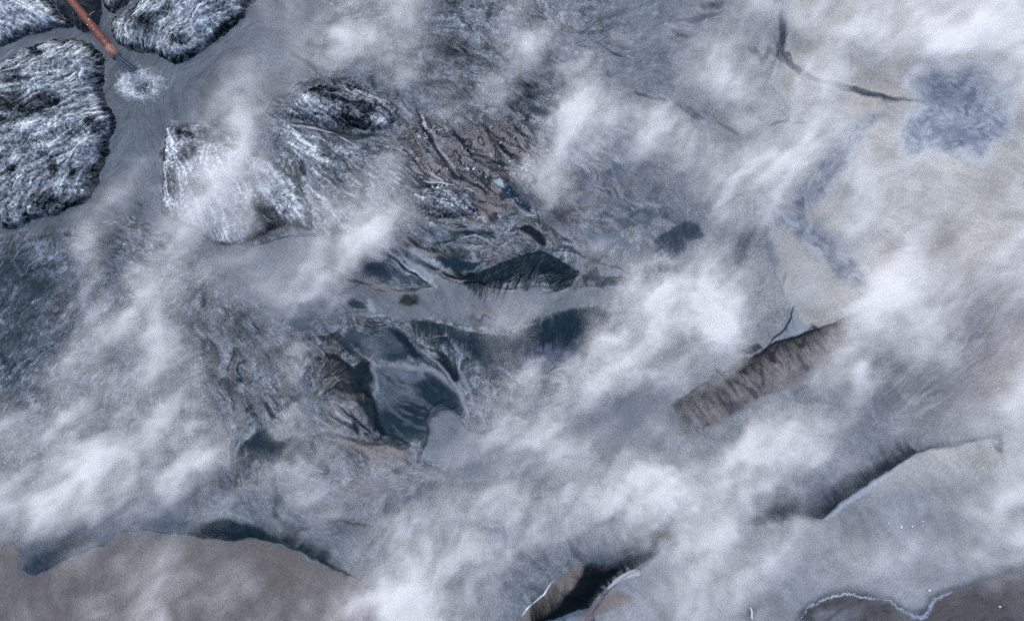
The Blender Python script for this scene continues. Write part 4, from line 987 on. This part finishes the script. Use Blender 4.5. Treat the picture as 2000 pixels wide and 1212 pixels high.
def foam():
    st_ = 0.75
    uu = np.arange(205, 350, st_, dtype=np.float32); vv = np.arange(120, 222, st_, dtype=np.float32)
    A, B = np.meshgrid(uu, vv)
    A2 = A + 5 * fbm(A, B, 18, 3, 91); B2 = B + 5 * fbm(A, B, 18, 3, 93)
    e1 = np.hypot((A2 - 273) / 50, (B2 - 166) / 34)
    body = smooth(1.08, 0.62, e1)
    boil = np.exp(-(((A2 - 281) / 15) ** 2 + ((B2 - 171) / 11) ** 2))
    # foam is a lace: thin ridges of a warped noise, thicker in a ring round the boil
    c1 = np.exp(-(fbm(A2, B2, 11, 2, 95) / 0.10) ** 2)
    c2_ = np.exp(-(fbm(A2, B2, 24, 3, 97) / 0.09) ** 2)
    c3 = np.exp(-(fbm(A2, B2, 7, 2, 98) / 0.16) ** 2)
    net = np.clip(np.maximum(np.maximum(c1, c2_), 0.7 * c3), 0, 1)
    ringy = np.exp(-((e1 - 0.62) / 0.28) ** 2)
    leftw = smooth(295, 240, A2 + 0.3 * (B2 - 165))
    cov = body * (0.18 + 0.25 * ringy + 0.35 * leftw) + body * net * (0.35 + 0.45 * ringy + 0.2 * leftw) - 0.8 * boil * (1 - 0.6 * c1)
    wisps = smooth(1.4, 0.9, e1) * c2_ * 0.25
    cov = np.clip(0.6 * cov + wisps, 0, 1)
    zf = 0.022 + 0.05 * cov * body + 0.14 * boil + 0.03 * body * fbm(A, B, 8, 3, 99)
    keep = e1 < 1.5
    zf = zf - 0.06 * smooth(1.0, 1.45, e1)
    n_y, n_x = A.shape
    ci, cj = np.nonzero(keep[:-1, :-1] & keep[1:, 1:] & keep[1:, :-1] & keep[:-1, 1:])
    base = ci * n_x + cj
    q = np.stack([base + n_x, base + n_x + 1, base + 1, base], 1)
    used, inv = np.unique(q.ravel(), return_inverse=True)
    co = np.stack([((A - 1000) * S).ravel()[used], ((606 - B) * S).ravel()[used], zf.ravel()[used]], 1)
    me = bpy.data.meshes.new('foam')
    me.from_pydata(co.tolist(), [], inv.reshape(-1, 4).tolist()); me.update()
    at = me.attributes.new('tint', 'FLOAT_COLOR', 'POINT')
    jj = np.clip(np.rint((A - U0) / STEP), 0, NX - 1).astype(int); ii = np.clip(np.rint((B - V0) / STEP), 0, NY - 1).astype(int)
    bc = C[ii, jj] * (1 - 0.55 * boil[..., None])
    cc = bc * (1 - cov[..., None]) + lin(184, 193, 202) * cov[..., None]
    rgba = np.ones((len(used), 4), np.float32); rgba[:, :3] = cc.reshape(-1, 3)[used]
    at.data.foreach_set('color', rgba.ravel())
    o = link('foam', me, None, M_water)
    o['kind'] = 'stuff'
    o['label'] = 'white churning foam where the slurry jet hits the pool'
foam()

# ------------------------------------------------------------------ loose ice chunks on the flats (white specks)
M_ice = plain_mat('clean_ice', (0.5, 0.53, 0.57), 0.6, 0.25, 10)
ICE = [(1761, 1029, 5, 2.5, -70, 'thin upright white ice chip, tallest of the specks on the grey water'), (1736, 1021, 3, 2, 50, 'small white ice chip at the upper end of the specks on the grey water'), (1782, 1028, 3.5, 2, -70, 'small white ice chip beside the tallest speck on the grey water'),
       (1803, 1018, 2.5, 2.2, 0, 'tiny round ice chip farthest up the row of specks on grey water'), (1816, 1153, 4, 5, 80, 'round white ice chunk by the frost-rimmed dark pool'), (1953, 1184, 2.8, 3, 0, 'small white ice chunk on the brown sheet in the corner'),
       (161, 372, 4, 4.5, 0, 'bright white ice lump on the lower edge of the largest mound'), (925, 330, 5, 3, -40, 'curved white ice flake lying on crinkled brown sediment')]
for i, (u, v, a, b, ang, lab) in enumerate(ICE):
    zz = 0.05
    ii, jj = int(round((v - V0) / STEP)), int(round((u - U0) / STEP))
    zz = max(0.02, float(Z[ii, jj]) if wat[ii, jj] < 0 else 0.02)
    q = math.radians(-ang)
    ax = (np.array([math.cos(q), math.sin(q), 0]), np.array([-math.sin(q), math.cos(q), 0]), np.array([0, 0, 1.0]))
    o = lump('ice_chunk', px(u, v, zz + 0.02), a * S * 0.75, b * S * 0.75, 0.05, 300 + i, M_ice, None, 9, 5, 0.3, ax)
    o['label'] = lab
    o['category'] = 'ice'
    o['group'] = 'loose ice chunks'

# ------------------------------------------------------------------ steam drifting over the warm slurry
ST_ROWS = """
0000000001 5446676324 4343223455 4456666667
0000000012 4669866335 8553445655 3367768888
0000000124 4456675334 6464324674 3663345557
0000001135 6421133446 3375433685 4653242235
0000011248 6200123644 1597575454 5654332223
0000111247 4111222112 3676566645 5646443233
0001232367 4211341000 5743233677 7426534333
0002542677 4344642100 1432122486 7236754334
0013324766 2335742111 0222111254 3146644334
1124125534 2247831111 0124321442 2225464345
1124255543 3466100111 1123457764 2435886456
1234365334 5663000013 3223699975 3457986434
1224665222 2100100014 3115788893 1136878434
1234456332 2520410013 2137766783 1256467335
1344445431 2410000013 5476555541 2477223236
2455446631 1321010025 4564234212 4343232227
4554467632 2432000146 6643233226 8753343356
4568866652 1332222445 5653334579 9864334445
4578766532 4453333323 3367898777 6433344446
5766544432 2354224556 5578899776 3323434457
4533332221 2212355566 5665556764 5543333356
2223334332 1122346665 4322246776 6434444444
2122344333 2223588554 2111245665 4333443332
2223344333 3345699643 1002334543 2211121112
""".split('\n')
G = np.array([[int(c) for c in r.replace(' ', '')] for r in ST_ROWS if r.strip()], np.float32)   # 24 x 40, one figure for 50 x 50.5 px
for sl_ in (np.s_[1:5, 29:36], np.s_[12:16, 25:33], np.s_[17:21, 29:39]):        # thinner over the veins and the two long banks
    G[sl_] = np.where(G[sl_] < 7.5, np.maximum(G[sl_] - 0.7, 0), G[sl_])
up = np.s_[0:6, 10:29]
G[up] = np.where(G[up] < 7, np.maximum(G[up] - 1.4, 0), G[up])


def cubic_sample(Gm, gx, gy):
    gx = np.clip(gx, 0, Gm.shape[1] - 1); gy = np.clip(gy, 0, Gm.shape[0] - 1)
    x0 = np.floor(gx).astype(int); y0 = np.floor(gy).astype(int)
    fx, fy = gx - x0, gy - y0

    def wts(t):
        return (-0.5 * t + t ** 2 - 0.5 * t ** 3, 1 - 2.5 * t ** 2 + 1.5 * t ** 3, 0.5 * t + 2 * t ** 2 - 1.5 * t ** 3, -0.5 * t ** 2 + 0.5 * t ** 3)
    wx, wy = wts(fx), wts(fy)
    out = 0
    for a in range(4):
        for b in range(4):
            yy = np.clip(y0 + a - 1, 0, Gm.shape[0] - 1); xx = np.clip(x0 + b - 1, 0, Gm.shape[1] - 1)
            out = out + wy[a] * wx[b] * Gm[yy, xx]
    return out


SNX, SNY, SNZ = 860, 550, 7
SZ0, SZ1 = 0.7, 2.2
SK = (H - 0.5 * (SZ0 + SZ1)) / H
su = np.linspace(-340, 2340, SNX, dtype=np.float32); sv = np.linspace(-250, 1462, SNY, dtype=np.float32)
A, B = np.meshgrid(su, sv)
wa = A + 17 * fbm(A, B, 80, 4, 131, 0.65) + 7 * fbm(A, B, 26, 3, 137)
wb = B + 17 * fbm(A, B, 80, 4, 133, 0.65) + 7 * fbm(A, B, 26, 3, 139)
Gs = G
pad = np.pad(G, 1, mode='edge')
Gb = sum(wk * pad[1 + a:25 + a, 1 + b:41 + b] for a, b, wk in [(0, 0, .44), (0, 1, .09), (0, -1, .09), (1, 0, .09), (-1, 0, .09), (1, 1, .05), (1, -1, .05), (-1, 1, .05), (-1, -1, .05)])
op = cubic_sample(0.65 * G + 0.35 * Gb, (wa - 25) / 50, (wb - 25.25) / 50.5) / 9.0
# wisps drawn out along the drift, up and to the right
ca, sa = math.cos(math.radians(-42)), math.sin(math.radians(-42))
al, ac = (wa * ca + wb * sa), (-wa * sa + wb * ca)
wisp = fbm(al / 2.4, ac, 50, 5, 151, 0.55)
puff = fbm(wa, wb, 80, 5, 157, 0.5)
# torn filaments along a turbulent drift
dth = math.radians(-48) + 1.1 * fbm(A, B, 130, 3, 161) + 0.5 * fbm(A, B, 40, 2, 163)
fil = lic(box_blur(rng.standard_normal(A.shape).astype(np.float32), 2, 2), 14, 1.0, np.cos(dth), np.sin(dth))
fil2 = lic(box_blur(rng.standard_normal(A.shape).astype(np.float32), 5, 2), 22, 1.0, np.cos(dth), np.sin(dth))
op = np.clip(op, 0, 1)
op = np.clip(op + (0.06 + 0.30 * np.clip(op, 0, 1)) * (0.45 * wisp + 0.3 * puff), 0, 0.99)
TAU_GAIN = 0.92
tau = -np.log(1 - np.clip(0.93 * op ** 1.6 * (0.25 + 0.75 * smooth(0.05, 0.42, op)), 0, 0.93)) * TAU_GAIN
tear = 0.40 * fil2 + 0.36 * fil + 0.7 * fbm(al / 1.7, ac, 26, 4, 167, 0.65) + 0.35 * fbm(wa, wb, 40, 4, 169, 0.6)
tau = tau * np.clip(np.exp(0.66 * tear * smooth(3.0, 0.2, tau)), 0.12, 2.4)
tau = np.maximum(tau - 0.02, 0)
zc = (np.arange(SNZ) + 0.5) / SNZ
lift = 0.45 + 0.2 * fbm(A, B, 150, 3, 171)
prof = np.exp(-((zc[:, None, None] - lift[None]) / 0.26) ** 2)
for iz in range(SNZ):
    prof[iz] *= np.clip(1 + 0.7 * fbm(A + 37 * iz, B + 11 * iz, 60, 3, 181), 0.1, 3)
prof[0] *= 0.3; prof[-1] *= 0.2
prof /= prof.sum(0, keepdims=True)
dz = (SZ1 - SZ0) / SNZ
dens = (prof * tau[None] / dz).astype(np.float32)
dens[dens < 0.004] = 0


def steam():
    me = bpy.data.meshes.new('steam')
    n = SNX * SNY * SNZ
    me.vertices.add(n)
    at = me.attributes.new('steam_density', 'FLOAT', 'POINT')
    at.data.foreach_set('value', dens.ravel())
    M = bpy.data.materials.new('steam_vapour')
    M.use_nodes = True
    nt = M.node_tree
    nt.nodes.remove(nt.nodes['Principled BSDF'])
    pv = nt.nodes.new('ShaderNodeVolumePrincipled')
    pv.inputs['Color'].default_value = (0.975, 0.98, 0.98, 1)
    pv.inputs['Density'].default_value = 1.0
    pv.inputs['Density Attribute'].default_value = 'density'
    pv.inputs['Anisotropy'].default_value = 0.0
    nt.links.new(pv.outputs[0], nt.nodes['Material Output'].inputs['Volume'])
    me.materials.append(M)
    ob = bpy.data.objects.new('steam', me)
    COL.objects.link(ob)
    ob['kind'] = 'stuff'
    ob['label'] = 'white steam drifting in patches over the slurry and mounds'
    ng = bpy.data.node_groups.new('steam_grid', 'GeometryNodeTree')
    ng.interface.new_socket('Geometry', in_out='INPUT', socket_type='NodeSocketGeometry')
    ng.interface.new_socket('Geometry', in_out='OUTPUT', socket_type='NodeSocketGeometry')
    N = ng.nodes.new; lk = ng.links.new
    gi, go = N('NodeGroupInput'), N('NodeGroupOutput')
    x0, x1 = (su[0] - 1000) * S * SK, (su[-1] - 1000) * S * SK
    y1, y0 = (606 - sv[0]) * S * SK, (606 - sv[-1]) * S * SK
    vc = N('GeometryNodeVolumeCube')
    vc.inputs['Min'].default_value = (x0, y0, SZ0); vc.inputs['Max'].default_value = (x1, y1, SZ1)
    vc.inputs['Resolution X'].default_value = SNX; vc.inputs['Resolution Y'].default_value = SNY; vc.inputs['Resolution Z'].default_value = SNZ
    pos = N('GeometryNodeInputPosition'); sep = N('ShaderNodeSeparateXYZ'); lk(pos.outputs[0], sep.inputs[0])

    def idx(out, a, b, n):
        mr = N('ShaderNodeMapRange'); mr.inputs['From Min'].default_value = a; mr.inputs['From Max'].default_value = b
        mr.inputs['To Min'].default_value = 0; mr.inputs['To Max'].default_value = n - 1
        lk(out, mr.inputs['Value'])
        rd = N('ShaderNodeMath'); rd.operation = 'ROUND'; lk(mr.outputs[0], rd.inputs[0])
        return rd.outputs[0]

    def ma(a, b, c):
        m = N('ShaderNodeMath'); m.operation = 'MULTIPLY_ADD'; lk(a, m.inputs[0]); m.inputs[1].default_value = b; lk(c, m.inputs[2]); return m.outputs[0]
    ix = idx(sep.outputs[0], x0, x1, SNX); iy = idx(sep.outputs[1], y1, y0, SNY); iz = idx(sep.outputs[2], SZ0, SZ1, SNZ)
    i2 = ma(iz, SNY, iy)
    fi = N('FunctionNodeFloatToInt'); fi.rounding_mode = 'ROUND'
    # index = (iz*SNY + iy)*SNX + ix, kept in integers
    f_row = N('FunctionNodeFloatToInt'); lk(i2, f_row.inputs[0])
    f_col = N('FunctionNodeFloatToInt'); lk(ix, f_col.inputs[0])
    im = N('FunctionNodeIntegerMath'); im.operation = 'MULTIPLY_ADD'
    lk(f_row.outputs[0], im.inputs[0]); im.inputs[1].default_value = SNX; lk(f_col.outputs[0], im.inputs[2])
    si = N('GeometryNodeSampleIndex'); si.data_type = 'FLOAT'; si.domain = 'POINT'; si.clamp = True
    na = N('GeometryNodeInputNamedAttribute'); na.data_type = 'FLOAT'; na.inputs['Name'].default_value = 'steam_density'
    lk(gi.outputs[0], si.inputs['Geometry'])
    lk(na.outputs['Attribute'], si.inputs['Value'])
    lk(im.outputs[0], si.inputs['Index'])
    lk(si.outputs[0], vc.inputs['Density'])
    sm_ = N('GeometryNodeSetMaterial'); sm_.inputs['Material'].default_value = M
    lk(vc.outputs[0], sm_.inputs['Geometry']); lk(sm_.outputs[0], go.inputs[0])
    md_ = ob.modifiers.new('steam_grid', 'NODES'); md_.node_group = ng
steam()
